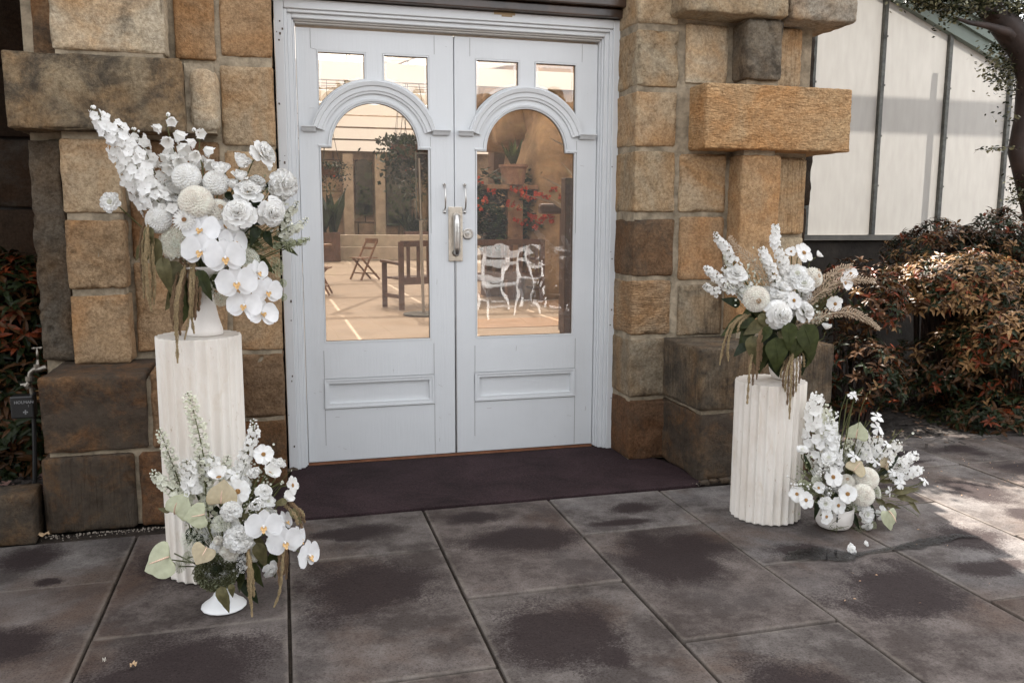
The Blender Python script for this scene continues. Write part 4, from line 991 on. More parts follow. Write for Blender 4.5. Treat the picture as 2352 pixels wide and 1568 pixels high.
# ------------------------------------------------------------------ shrubs with bronze and red drooping leaves
tag(MB().box(2.15, 9, -.30, 1.98, -.06, .0).build('bed_soil', MULCH), kind='structure')
def leaf_quad(m, p, d, n0, L, W, mi, droop=.35):
    """lance-shaped leaf from p along d, arching down"""
    s_ = d.cross(n0)
    if s_.length < 1e-4: s_ = d.orthogonal()
    s_.normalize(); up = s_.cross(d).normalized()
    if up.z < 0: up = -up
    a = p + d*L*.33 + up*L*.06; b = p + d*L*.70 - up*L*droop*.25; c = p + d*L - up*L*droop
    m.add([p, a+s_*W+up*W*.3, b+s_*W*.8+up*W*.2, c, b-s_*W*.8+up*W*.2, a-s_*W+up*W*.3, a, b], [(0,6,1),(1,6,7,2),(2,7,3),(3,7,4),(4,7,6,5),(5,6,0)], None, mi)
def shrub(name, c, rad, n_, L, weights, seed, lab, low=-.5, grp='bronze leafed shrubs in the right bed'):
    rnd = random.Random(seed); c = Vector(c); o = empty(name, (c.x, c.y, 0.02), lab, 'shrub', grp); m = MB(); st_ = MB()
    for k in range(int(n_*1.35)):
        u = rnd.uniform(low, 1); a_ = rnd.uniform(0, 2*pi); q = sqrt(1-u*u); d = Vector((q*cos(a_), q*sin(a_), u))
        if d.y > .75 and rnd.random() < .8: continue
        rr_ = 1+.22*fbm(d*2.3+Vector((seed,0,0)), 3) if rnd.random() < .75 else rnd.uniform(.55,.95)
        p = c + Vector((d.x*rad[0], d.y*rad[1], d.z*rad[2]))*rr_
        ax = (d+Vector((0,0,.7))+Vector([rnd.uniform(-.4,.4) for _ in range(3)])).normalized()
        w_ = rnd.choices((0,1,2,3), weights)[0]; nl = rnd.randint(4,7); a0 = rnd.uniform(0,6.28)
        e1 = ax.orthogonal().normalized(); e2 = ax.cross(e1)
        for j in range(nl):
            t = a0+j*2*pi/nl+rnd.uniform(-.3,.3); dd = (e1*cos(t)+e2*sin(t)+ax*rnd.uniform(.1,.8)).normalized(); LL = L*rnd.uniform(.6,1.15)
            leaf_quad(m, p+ax*rnd.uniform(-.02,.02), dd, ax, LL, LL*rnd.uniform(.13,.19), w_ if rnd.random() < .8 else rnd.choice((0,1)), rnd.uniform(.1,.6))
        if k % 9 == 0: st_.tube([p, c.lerp(p, .5)+Vector((0,0,-rad[2]*.2)), Vector((c.x+d.x*.1, c.y+d.y*.1, .02))], [.003,.005,.008], 4)
    m.build('foliage', NLEAF, o); st_.build('stems', BARK, o); return o
def shr(px, py, y, rx, rz, n_, weights, seed, lab, ry=.35, L=.062, low=-.6):
    c = at(px, py, y); return shrub('shrub', c, (rx, ry, rz), n_, L, weights, seed, lab, low)
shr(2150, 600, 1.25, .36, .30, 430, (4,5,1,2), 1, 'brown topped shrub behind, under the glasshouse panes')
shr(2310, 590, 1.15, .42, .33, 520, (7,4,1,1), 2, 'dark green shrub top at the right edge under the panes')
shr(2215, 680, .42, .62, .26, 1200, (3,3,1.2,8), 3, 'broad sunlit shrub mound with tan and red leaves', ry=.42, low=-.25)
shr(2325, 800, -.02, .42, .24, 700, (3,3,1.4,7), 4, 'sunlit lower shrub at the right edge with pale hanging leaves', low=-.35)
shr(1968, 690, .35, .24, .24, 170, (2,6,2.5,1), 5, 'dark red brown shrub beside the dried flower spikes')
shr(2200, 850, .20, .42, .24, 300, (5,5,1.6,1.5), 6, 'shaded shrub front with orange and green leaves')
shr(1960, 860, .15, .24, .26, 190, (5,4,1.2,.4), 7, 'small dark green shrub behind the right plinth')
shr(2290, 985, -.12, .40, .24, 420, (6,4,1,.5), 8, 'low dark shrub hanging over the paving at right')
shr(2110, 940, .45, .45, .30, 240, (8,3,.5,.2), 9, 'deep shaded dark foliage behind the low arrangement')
# left bed, in deep shade
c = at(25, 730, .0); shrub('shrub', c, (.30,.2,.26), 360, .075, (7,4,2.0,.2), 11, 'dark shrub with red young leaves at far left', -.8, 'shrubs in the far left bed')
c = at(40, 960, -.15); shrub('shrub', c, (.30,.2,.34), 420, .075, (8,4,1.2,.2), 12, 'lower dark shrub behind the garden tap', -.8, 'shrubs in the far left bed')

mm = MB(); rnd = random.Random(21)
for k in range(3000):
    p = Vector((rnd.uniform(2.0,4.4), rnd.uniform(-.62,.9), .004+rnd.uniform(0,.012))); a_ = rnd.uniform(0,6.28); L_ = rnd.uniform(.006,.022)
    if p.y < -.32 and rnd.random() < .8: continue
    d = Vector((cos(a_), sin(a_), rnd.uniform(-.3,.3)))*L_; s_ = Vector((-sin(a_), cos(a_), rnd.uniform(-.4,.4)))*L_*.35
    mm.add([p-d-s_, p+d-s_, p+d+s_, p-d+s_], [(0,1,2,3)], None, 0 if rnd.random() < .8 else 1)
tag(mm.build('leaf_mulch', [MULCH, simple('mulch_tan', (.12,.065,.035), .85, var=.5, scale=90)]), 'dark leaf mulch and dry bits under the right hand shrubs', 'mulch', kind='stuff')
# unseen evergreen added above the left bed to hold skylight off it
SHADE_TREE = empty('tree', (-4.3, -.9, 0), 'unseen broad evergreen added at far left to shade the planting bed', 'tree')
MB().tube([(-4.3,-.3,0),(-4.2,-.4,1.6),(-3.9,-.5,2.8),(-3.3,-.6,3.5)], [.16,.13,.11,.07], 10).build('trunk', BARK, SHADE_TREE, smooth=True)
m = MB()
for k in range(7000):
    p = Vector((rnd.uniform(-5.4,-1.95), rnd.uniform(-1.3,.1), rnd.uniform(2.75,3.7))); s_ = rnd.uniform(.04,.09); d1 = Vector([rnd.uniform(-1,1) for _ in range(3)]).normalized()*s_; d2 = Vector([rnd.uniform(-1,1) for _ in range(3)]).normalized()*s_*.6
    m.add([p-d1, p+d2, p+d1, p-d2], [(0,1,2,3)])
m.build('crown', LEAFD, SHADE_TREE)
# ------------------------------------------------------------------ tree leaning in at upper right
TR = empty('tree', at(2352, 700, .55).xyz*1, 'dark red barked tree leaning in at the upper right with small glossy leaves', 'tree')
def T(px, py, y): return at(px, py, y)
MB().tube([Vector((at(2440,900,.5).x, .5, 0)), T(2425,620,.5), T(2372,430,.45), T(2338,345,.45), T(2352,270,.45), T(2368,180,.4), T(2352,110,.4), T(2310,60,.4), T(2270,20,.4), T(2300,-120,.5)], [.13,.125,.10,.065,.062,.085,.10,.09,.08,.07], 12).build('trunk', BARK, TR, smooth=True)
br = [[T(2352,110,.4), T(2315,75,.35), T(2270,60,.3), T(2225,52,.25), T(2190,40,.2)], [T(2340,80,.4), T(2280,22,.35), T(2200,5,.3), T(2110,-8,.2)], [T(2270,20,.4), T(2230,-40,.3), T(2120,-80,.2)], [T(2338,345,.45), T(2318,338,.4), T(2290,340,.38), T(2272,342,.36)], [T(2360,180,.4), T(2330,150,.6), T(2300,120,.8)]]
for b in br[:3]: MB().tube(b, [.055,.035,.022,.014,.008][:len(b)], 8).build('branch', BARK, TR, smooth=True)
MB().tube(br[3], [.006,.004,.003,.002], 5).build('branch', BARK, TR)
MB().tube(br[4], [.05,.03,.02], 8).build('branch', BARK, TR, smooth=True)
TL = [leafy('tree_leaf', (.025,.03,.014), .25, .25, .4, .6), leafy('tree_leaf_pale', (.20,.19,.11), .35, .25, .3, .6)]
m = MB(); rnd = random.Random(5)
def spray(c, n_, sp, L=.022, mix_=.35):
    for k in range(n_):
        p = c+Vector((rnd.gauss(0,sp[0]), rnd.gauss(0,sp[1]), rnd.gauss(0,sp[2]))); a_ = rnd.uniform(0,6.28)
        d = Vector((cos(a_), sin(a_), rnd.uniform(-1,.5))).normalized(); s_ = d.cross(Vector((rnd.uniform(-1,1),rnd.uniform(-1,1),1))).normalized(); LL = L*rnd.uniform(.6,1.2)
        m.add([p, p+d*LL*.5+s_*LL*.28, p+d*LL, p+d*LL*.5-s_*LL*.28], [(0,1,2,3)], None, 1 if rnd.random() < mix_ else 0)
for (px, py, y, n_, sx_, sz) in [(2110,-12,.2,260,.10,.022),(2160,4,.22,380,.09,.025),(2200,16,.25,160,.07,.022),(2240,6,.3,520,.12,.03),(2300,20,.4,520,.09,.04),(2340,20,.4,420,.10,.05),(2180,-30,.3,400,.3,.05),(2285,110,.5,60,.04,.03),(2300,150,.5,200,.06,.06),(2310,175,.5,170,.05,.05),(2340,205,.55,120,.05,.05),(2345,425,.45,130,.03,.06),(2338,460,.4,60,.03,.03),(2172,40,.22,45,.015,.05),(2278,342,.36,26,.035,.008),(2300,340,.38,26,.03,.008),(2310,270,.4,26,.02,.03),(2120,10,.2,60,.05,.02)]:
    spray(at(px, py, y), int(n_*1.3), (sx_, .06, sz), .036, .35 if py < 100 else .5)
# the crown carries on above and behind the picture
for k in range(210):
    c = Vector((rnd.uniform(2.2,4.9), rnd.uniform(.80,1.42), rnd.uniform(3.2,3.6))); spray(c, 55, (.13,.08,.07), .085, .3)
m.build('crown', TL, TR)
# seed husks and dead leaves on the shaded paving at right
dl = simple('dead_leaf', (.32,.20,.12), .8, var=.4, scale=80)
lm = MB()
for k in range(60):
    p = atz(rnd.uniform(2110,2340), rnd.uniform(1045,1140), .004) if k < 46 else atz(rnd.uniform(1900,2340), rnd.uniform(1150,1420), .004); a_ = rnd.uniform(0,6.28); L_ = rnd.uniform(.002,.008)
    d = Vector((cos(a_),sin(a_),0))*L_; s_ = Vector((-sin(a_),cos(a_),0))*L_*.4
    lm.add([p-d, p+s_+Vector((0,0,.003)), p+d, p-s_], [(0,1,2,3)])
tag(lm.build('leaf_litter', dl), 'tiny dry leaf bits scattered on the shaded paving at right', 'leaf litter', kind='stuff')
def dead_leaf(px, py, sz, rz, lab, mt=None):
    p = atz(px, py, .006); m = MB(); v = []; n_ = 14
    v.append((0,0,.010))
    for i in range(n_):
        t = 2*pi*i/n_; r_ = sz*(1+.12*sin(5*t)+.08*sin(9*t)); v.append((r_*cos(t), r_*.85*sin(t), .004+.012*sin(t*2+.5)**2))
    m.add(v, [(0,1+i,1+(i+1)%n_) for i in range(n_)]); m.add([(sz,-.001,.006),(sz*1.5,0,.004),(sz,.002,.006)], [(0,1,2)])
    o = m.build('fallen_leaf', mt or simple('leaf_ochre', (.42,.29,.17), .8, var=.35, scale=70), None, Matrix.Translation(p) @ Matrix.Rotation(rz,4,'Z')); return tag(o, lab, 'leaf')
dead_leaf(100, 1231, .022, .3, 'round ochre dead leaf lying by the left plinth foot')
dead_leaf(307, 1531, .011, 1.1, 'tiny crumpled pale leaf on the front left slab')
dead_leaf(240, 1521, .006, 2.1, 'smaller pale crumb of leaf near the left slab joint', simple('leaf_pale', (.5,.46,.4), .8))

# ------------------------------------------------------------------ garden tap and timer at left
TP = empty('garden_tap', at(84, 860, -.62), 'old brass and chrome garden tap beside the left plinth', 'tap')
def TT(px, py, y=-.62): return at(px, py, y)
m = MB(); m.tube([TT(86,826), TT(86,843), TT(84,856)], [.006,.007,.010], 10); m.build('spindle', TAPM, TP, smooth=True)
m = MB(); m.tube([TT(73,800), TT(97,798)], .004, 8); m.tube([TT(76,800), TT(80,800)], .007, 8); m.tube([TT(91,799), TT(95,799)], .007, 8); m.tube([TT(85,800), TT(86,828)], .0045, 8); m.build('tee_handle', TAPM, TP, smooth=True)
m = MB(); m.tube([TT(106,842), TT(92,848), TT(78,848), TT(70,856), TT(68,870), TT(68,876)], [.010,.012,.012,.011,.011,.012], 12); m.build('spout', TAPM, TP, smooth=True)
m = MB(); m.tube([TT(68,864), TT(68,874)], .017, 12); m.tube([TT(84,836), TT(84,850)], .012, 10); m.build('collar', TAPM, TP)
m = MB(); m.tube([TT(68,878), TT(62,886), TT(66,892)], [.012,.014,.012], 10); m.tube([TT(48,884), TT(62,882)], .008, 8); m.tube([TT(72,890),TT(74,904)], .010, 8); m.build('hose_fitting', TAPM, TP)
m = MB(); m.tube([TT(77,900), TT(78,960), TT(80,1040), TT(80,1130)], .009, 8); m.build('pipe', BLACK, TP)
TM = empty('tap_timer', at(55, 930, -.63), 'black plastic watering timer with pale lettering under the tap', 'timer')
c = at(55, 932, -.63); k_ = pxm(-.63, 55, 932)
MB().box(c.x-24*k_, c.x+24*k_, -.66, -.60, c.z-26*k_, c.z+26*k_).build('case', BLACK, TM, bevel=.006)
def text(s, loc, size, parent, mt, name='lettering', ext=.0006, align='CENTER', rot=None):
    cu = bpy.data.curves.new('t', 'FONT'); cu.body = s; cu.size = size; cu.align_x = align; cu.extrude = ext
    ob = bpy.data.objects.new('t', cu); COL.objects.link(ob); dg = bpy.context.evaluated_depsgraph_get()
    me = bpy.data.meshes.new_from_object(ob.evaluated_get(dg)); bpy.data.objects.remove(ob); me.materials.clear(); me.materials.append(mt)
    o = bpy.data.objects.new(name, me); link(o, parent, Matrix.Translation(loc) @ (rot or Matrix.Rotation(radians(90),4,'X'))); return o
text('HOLMAN', (c.x+5*k_, -.6615, c.z+9*k_), 9.5*k_, TM, TEXT); text('1', (c.x+14*k_, -.6615, c.z+1*k_), 7.5*k_, TM, TEXT)
m = MB()
for (i, j) in ((0,0),(1,0),(-1,0),(0,1),(0,-1)):
    q = Vector((c.x+(7+i*3.4)*k_, -.6612, c.z-(11+j*3.4)*k_)); s_ = 2.2*k_; m.add([q+Vector((-s_,0,0)), q+Vector((0,0,-s_)), q+Vector((s_,0,0)), q+Vector((0,0,s_))], [(0,1,2,3)])
m.build('emblem', TEXT, TM)

# ------------------------------------------------------------------ behind the photographer: white chairs in the sun (seen mirrored in the glass), hedge row
for (x, y, rz, lab) in [(1.88,-6.3,.35,'white folding chair nearest the doors on the sunny forecourt'),(2.45,-6.1,-.1,'second white folding chair from the left on the forecourt'),(1.95,-7.2,.2,'white folding chair set back at the left of its row'),(2.6,-7.3,.1,'white folding chair in the middle of the back row'),(3.1,-7.1,-.25,'white folding chair at the right end of the back row')]:
    fold_chair(x, y, rz+pi, lab, WHITEP, .84)
hb = empty('clipped_hedge', (0, -16, 0), 'tall dark hedge across the forecourt behind the camera', 'hedge')
m = MB(); rnd = random.Random(3)
for k in range(5200):
    p = Vector((rnd.uniform(-14,14), -15.2+rnd.uniform(-.5,.1), rnd.uniform(0,4.2))); s_ = rnd.uniform(.12,.26)
    d1 = Vector([rnd.uniform(-1,1) for _ in range(3)]).normalized()*s_; d2 = Vector([rnd.uniform(-1,1) for _ in range(3)]).normalized()*s_*.6
    m.add([p-d1, p+d2, p+d1, p-d2], [(0,1,2,3)], None, 0 if k % 3 else 1)
m.build('foliage', [LEAFD, LEAF], hb); MB().box(-14, 14, -16.2, -15.5, 0, 4.1).build('stems', BARK, hb)
# ------------------------------------------------------------------ pedestals
def pedestal(cx, cy, r_, h, nfl, label, notch=None, seed=0):
    o = empty('fluted_pedestal', (cx, cy, 0), label, 'pedestal', 'fluted travertine pedestals')
    m = MB(); n_ = nfl*10
    def fl(a, z):
        u = (a*nfl/(2*pi)) % 1; g_ = abs(u-.5)*2            # 1 at the arris, 0 in the hollow
        hollow = (1-min(1, g_/.86)**2)
        return .068*hollow + .0012*noise.noise(Vector((a*6, z*9, seed)))
    prof = [(r_*.9, .0),(r_*.985,.0),(r_,.004)] + [(r_, .004+(h-.012)*i/22) for i in range(1,23)] + [(r_*.992, h-.003)]
    v = []; f = []; 
    for (q, z) in prof:
        for j in range(n_):
            a = 2*pi*j/n_; k = q*(1-fl(a, z))
            if notch and z < notch[1] and abs((a-notch[0]+pi) % (2*pi)-pi) < notch[2]: k = q*.86
            v.append((k*cos(a), k*sin(a), z))
    K = len(prof)
    for i in range(K-1):
        for j in range(n_): f.append((i*n_+j, i*n_+(j+1)%n_, (i+1)*n_+(j+1)%n_, (i+1)*n_+j))
    m.add(v, f); m.build('shaft', TRAV, o, Matrix.Translation((cx,cy,0)))
    # top: thin disc, its edge following the flutes
    v = [(r_*(1-fl(2*pi*j/n_, h))*.993*cos(2*pi*j/n_), r_*(1-fl(2*pi*j/n_, h))*.993*sin(2*pi*j/n_), h-.0025) for j in range(n_)]
    m = MB(); m.add(v, [tuple(range(n_))]); m.build('top', simple('pedestal_top', (.60,.55,.49), .85, var=.12, scale=14, bump=.2, bscale=120), o, Matrix.Translation((cx,cy,0)))
    return o
PL_ = pedestal(-1.178, -1.262, .145, .870, 24, 'tall fluted cream travertine pedestal left of the doors', seed=3)
PR_ = pedestal(1.122, -1.262, .149, .600, 26, 'short fluted cream travertine pedestal right of the doors', notch=(radians(-62), .032, .055), seed=8)

# ------------------------------------------------------------------ vases
def vase(name, loc, prof, mt, lab, n_=40, smooth=True):
    o = MB().lathe(prof, n_).build(name, mt, None, Matrix.Translation(loc), smooth=smooth); return tag(o, lab, 'vase')
V1 = vase('flared_vase', (-1.156, -1.27, .8685), [(0,.0),(.060,.0),(.064,.004),(.062,.02),(.050,.06),(.042,.10),(.036,.135),(.037,.155),(.042,.185),(.060,.215),(.085,.24),(.082,.242),(.05,.21),(.02,.18),(0,.17)], CERAM, 'matt cream flared vase standing on the tall left pedestal')
rib = MB(); prof = [(0,.0),(.071,.0),(.073,.003),(.071,.007),(.055,.018),(.036,.036),(.024,.058),(.019,.078),(.020,.092),(.036,.104),(.068,.122),(.085,.150),(.082,.151),(.06,.124),(.0,.11)]
rib.lathe(prof, 60, flute=lambda a, z: .018*(.5+.5*cos(a*16)) if z < .09 else .0)
V2 = rib.build('footed_bowl', CERAMW, None, Matrix.Translation((-1.108,-1.605,.0025)), smooth=True); tag(V2, 'glossy white footed compote bowl with ribbed foot on the paving at left', 'vase')
V3 = vase('round_pot', (1.195, -1.25, .5985), [(0,.0),(.045,.0),(.055,.006),(.064,.03),(.072,.08),(.074,.105),(.070,.106),(.06,.03),(0,.02)], CERAM, 'cream round pot standing on the short right pedestal')
p = atz(1898, 1219, 0); 
V4 = vase('low_bowl', (1.322, -1.47, .002), [(0,.0),(.052,.0),(.064,.005),(.073,.02),(.077,.045),(.077,.088),(.073,.088),(.072,.03),(0,.02)], CERAM, 'low round white bowl on the paving right of the short pedestal')
sl = MB(); 
for a_ in (radians(-118),): 
    q0 = Vector((.0778*cos(a_), .0778*sin(a_), 0)); sl.bar(q0+Vector((0,0,.045)), q0+Vector((0,0,.0885)), .0055, .003)
s_o = bpy.data.objects.new('slot', sl.mesh('slot', BLACK)); link(s_o, V4, Matrix.Translation((1.322,-1.47,.002)))

# ------------------------------------------------------------------ flower makers (unit size: about 1 across, face to +Z)
def petal(m, M, L, W, cup=.2, curl=0, nx=5, ny=4, mi=0, ruf=0, tip=.5, seed=0, notch=0, base=.15):
    """petal along +X, face +Z. cup bends the sides up, curl bends the length; ruf waves the rim"""
    v = []; f = []
    for i in range(nx+1):
        t = sin(pi/2*i/nx)**1.15
        if t < tip: wd = W*(base+(1-base)*sin(pi/2*t/tip))
        else: wd = W*max(.16, (1-((t-tip)/(1-tip))**2.6)**.5 if t < 1 else 0)
        ang = curl*t
        x = L*(sin(ang)/curl if abs(curl) > 1e-3 else t) ; z = L*((1-cos(ang))/curl if abs(curl) > 1e-3 else 0)
        for j in range(ny+1):
            u = j/ny*2-1; rz = cup*W*u*u*(.4+.6*t)
            rf_ = ruf*sin(u*6+seed*7+t*4)*t*t
            xx = x - notch*L*(1-abs(sin(u*pi*1.5)))*(t > .95)
            v.append((xx - abs(u)*abs(u)*L*.06*t, u*wd, z+rz*cos(ang)+rf_))
    for i in range(nx):
        for j in range(ny): f.append((i*(ny+1)+j, (i+1)*(ny+1)+j, (i+1)*(ny+1)+j+1, i*(ny+1)+j+1))
    m.add(v, f, M, mi)
def ico(c, r_):
    v = [c+Vector(q)*r_ for q in ((0,0,1.15),(.89,0,.45),(.28,.85,.45),(-.72,.53,.45),(-.72,-.53,.45),(.28,-.85,.45),(.72,.53,-.45),(-.28,.85,-.45),(-.89,0,-.45),(-.28,-.85,-.45),(.72,-.53,-.45),(0,0,-1))]
    f = [(0,1,2),(0,2,3),(0,3,4),(0,4,5),(0,5,1),(1,6,2),(2,7,3),(3,8,4),(4,9,5),(5,10,1),(6,7,2),(7,8,3),(8,9,4),(9,10,5),(10,6,1),(11,7,6),(11,8,7),(11,9,8),(11,10,9),(11,6,10)]
    return v, f
def RZ(a): return Matrix.Rotation(a, 4, 'Z')
def RY(a): return Matrix.Rotation(a, 4, 'Y')
def TR_(x, y, z): return Matrix.Translation((x, y, z))
def mk_rose(seed, open_=1.0, n_=22):
    r_ = random.Random(seed); m = MB()
    for i in range(n_):
        t = i/(n_-1); a = i*2.4+r_.uniform(-.2,.2); tilt = radians(90-78*t**1.15*open_)+r_.uniform(-.06,.06)
        L = .20+.26*t; W = .11+.17*t**.8; rad = .015+.10*t**1.2
        M = RZ(a) @ TR_(rad, 0, .13-.22*t) @ RY(-tilt)
        petal(m, M, L, W, cup=-.0+.55*(1-t)+.15, curl=(-.35-.75*t)+r_.uniform(-.15,.15), nx=5, ny=4, ruf=.008+.012*t, tip=.7, seed=seed+i, base=.45)
    m.tube([(0,0,-.10),(0,0,-.18)], [.06,.03], 6, 1)
    for k in range(5): petal(m, RZ(k*1.256) @ TR_(.03,0,-.12) @ RY(-.3), .16, .03, mi=1, nx=2, ny=2)
    return m.mesh('rose', [PET, STEM])
def mk_dahlia(seed, n_=120, cream=0, flat=.75, eye=0):
    r_ = random.Random(seed); m = MB()
    for i in range(n_):
        t = (i+.5)/n_; th = (t**.58)*radians(118); a = i*2.39996
        d = Vector((sin(th)*cos(a), sin(th)*sin(a), cos(th)*flat)); tg = Vector((cos(th)*cos(a), cos(th)*sin(a), -sin(th)))
        dr = (d*(1.0-.3*t)+tg*(.15+.75*t)).normalized(); z_ = d.normalized(); y_ = z_.cross(dr).normalized(); z2 = dr.cross(y_)
        c = d*(.24+.13*t); q = Matrix(((dr.x,y_.x,z2.x,c.x),(dr.y,y_.y,z2.y,c.y),(dr.z,y_.z,z2.z,c.z),(0,0,0,1)))
        petal(m, q, .07+.12*t, .040+.045*t, cup=.75, curl=.55-.4*t, nx=3, ny=3, tip=.5, seed=i, base=.7)
    m.add(*ico(Vector((0,0,.0)), .27), Matrix.Diagonal((1,1,flat,1)), 0)
    if eye:
        for i in range(40):
            a = i*2.4; q = .09*sqrt(i/40); m.blob((q*cos(a), q*sin(a), .27*flat+.03), .016, 1)
    return m.mesh('dahlia', [PETC if cream else PET, YEL])
def mk_mum(seed):
    r_ = random.Random(seed); m = MB()
    for ring, (n_, L, el, z) in enumerate([(22,.40,.12,0),(20,.34,.35,.02),(16,.27,.65,.04),(12,.18,.95,.06)]):
        for k in range(n_):
            petal(m, RZ(2*pi*(k+ring*.5)/n_+r_.uniform(-.05,.05)) @ TR_(.08,0,z) @ RY(-el+r_.uniform(-.08,.08)), L, .042, cup=.5, curl=.2, nx=3, ny=2, tip=.5)
    for i in range(60):
        a = i*2.4; q = .085*sqrt(i/60); m.blob((q*cos(a), q*sin(a), .10), .016, 1)
    return m.mesh('mum', [PET, simple('mum_eye', (.30,.16,.07), .8)])
def mk_cosmos(seed, n_=8, cupped=.15, side=False):
    r_ = random.Random(seed); m = MB()
    for k in range(n_):
        el = cupped+r_.uniform(-.12,.16)
        petal(m, RZ(2*pi*k/n_+r_.uniform(-.1,.1)) @ TR_(.05,0,.004*(k%2)) @ RY(-el), .45*r_.uniform(.92,1.05), .175, cup=.12, curl=r_.uniform(-.3,.35), nx=5, ny=6, ruf=.014, tip=.72, seed=seed*3+k, notch=.08, base=.3)
    for i in range(70):
        a = i*2.4; q = .095*sqrt(i/70); m.blob((q*cos(a), q*sin(a), .035+.03*(1-i/70)), .017, 1)
    return m.mesh('cosmos', [PET, YEL])
def mk_scab(seed):
    r_ = random.Random(seed); m = MB()
    for ring, (n_, L, W, el) in enumerate([(10,.42,.14,.08),(10,.32,.11,.35),(8,.2,.07,.7)]):
        for k in range(n_):
            petal(m, RZ(2*pi*(k+.5*ring)/n_+r_.uniform(-.12,.12)) @ TR_(.06,0,.03*ring) @ RY(-el+r_.uniform(-.15,.15)), L*r_.uniform(.85,1.1), W, cup=.25, curl=.1, nx=4, ny=5, ruf=.035, tip=.7, seed=k+ring*9+seed, notch=.15)
    for i in range(60):
        a = i*2.4; q = .12*sqrt(i/60); m.blob((q*cos(a), q*sin(a), .09+.04*(1-i/60)), .018, 1)
    return m.mesh('scabiosa', [PET, PETG])
def mk_peony(seed, n_=70, cream=0):
    r_ = random.Random(seed); m = MB()
    for i in range(n_):
        t = (i+.5)/n_; th = t**.6*radians(115); a = i*2.4+r_.uniform(-.3,.3)
        d = Vector((sin(th)*cos(a), sin(th)*sin(a), cos(th)*.8)); q = (d+Vector([r_.uniform(-.3,.3) for _ in range(3)])).to_track_quat('X','Z').to_matrix().to_4x4()
        petal(m, Matrix.Translation(d*(.10+.06*t)) @ q @ Matrix.Rotation(r_.uniform(-.6,.6),4,'X'), .27+.10*t, .11+.05*t, cup=.4, curl=-.4*t+r_.uniform(-.3,.3), nx=4, ny=5, ruf=.03, tip=.75, seed=i, notch=.08, base=.4)
    return m.mesh('peony', [PETC if cream else PET])
def mk_lisi(seed, closed=.6):
    r_ = random.Random(seed); m = MB()
    for i in range(9):
        t = i/8; el = radians(92-45*t*(1.4-closed)); 
        petal(m, RZ(i*2.4) @ TR_(.06+.12*t,0,-.25+.02*t) @ RY(-el), .52-.02*t, .20+.06*t, cup=.55, curl=-.35, nx=5, ny=5, ruf=.03, tip=.75, seed=seed+i, base=.5)
    for k in range(5): petal(m, RZ(k*1.256) @ TR_(.02,0,-.26) @ RY(-.8), .18, .025, mi=1, nx=2, ny=2)
    return m.mesh('lisianthus', [PET, STEM])
def mk_orchid(seed):
    r_ = random.Random(seed); m = MB()
    # three sepals behind, two broad petals in front; +Y is up
    for a, L in ((90,.46),(215,.42),(325,.42)):
        petal(m, RZ(radians(a)) @ TR_(.02,0,-.02) @ RY(-.06), L, .165, cup=.15, curl=r_.uniform(-.25,.1), nx=6, ny=4, tip=.5, base=.3)
    for a in (14, 166):
        petal(m, RZ(radians(a)+r_.uniform(-.05,.05)) @ TR_(.02,0,.02) @ RY(-.10+r_.uniform(-.08,.08)), .50, .31, cup=.10, curl=r_.uniform(-.35,.05), nx=8, ny=6, tip=.55, base=.25, ruf=.008, seed=seed)
    m2 = MB()
    for s_ in (-1,1): petal(m2, RZ(radians(-90+s_*52)) @ TR_(.02,0,.05) @ RY(-1.05), .15, .06, cup=.9, curl=-.6, nx=3, ny=2, tip=.6)
    petal(m2, RZ(radians(-90)) @ TR_(.0,0,.05) @ RY(-.45), .22, .05, cup=.8, curl=.5, nx=4, ny=2, tip=.5, base=.6)
    m2.tube([(0,.03,.03),(0,.02,.11),(0,-.01,.13)], [.03,.028,.02], 6, 1)
    for k in range(6): m2.blob((r_.uniform(-.02,.02), -.05+r_.uniform(-.02,.02), .09), .02, 0)
    return m.mesh('orchid', [PETO]), m2.mesh('lip', [LIP, PETO])
def mk_dianthus(seed):
    r_ = random.Random(seed); m = MB()
    for k in range(5): petal(m, RZ(k*1.2566+r_.uniform(-.15,.15)) @ TR_(.03,0,0) @ RY(-.1+r_.uniform(-.3,.4)), .46, .17, cup=.1, curl=-.5, nx=4, ny=3, tip=.85, ruf=.02, base=.12, seed=seed+k)
    m.tube([(0,0,0),(0,0,-.35)], [.035,.06], 5, 1); return m.mesh('dianthus', [PET, STEM])
def mk_anth(seed, mt):
    v = []; n_ = 28; m = MB()
    rings = [(0,.0)] ; R_ = 6
    def edge(t):     # heart outline, notch at the top (+Y), tip at -Y
        a = t; x = .46*sin(a)*(1+.06*cos(a)); y = .42*cos(a) - .17*(abs(cos(a/2))**18)*1.4 - .06
        if abs(a-pi) < .5: y -= .14*(1-abs(a-pi)/.5)
        return x, y
    for i in range(R_+1):
        s_ = i/R_
        for j in range(n_):
            x, y = edge(2*pi*j/n_); x *= s_; y = .10*(1-s_)+y*s_
            z = .06*(x*x*3) - .05*s_*s_ + .012*sin(abs(x)*26)*s_ + .008*sin(9*2*pi*j/n_)*s_
            v.append((x, y, z))
    f = [(i*n_+j, i*n_+(j+1)%n_, (i+1)*n_+(j+1)%n_, (i+1)*n_+j) for i in range(R_) for j in range(n_)]
    m.add(v, f)
    m2 = MB(); m2.tube([(0,.12,.01),(.01,.05,.08),(.015,-.08,.16),(.01,-.22,.22),(.0,-.30,.24)], [.022,.026,.024,.018,.008], 8)
    return m.mesh('anthurium', [mt]), m2.mesh('spadix', [SPAD])
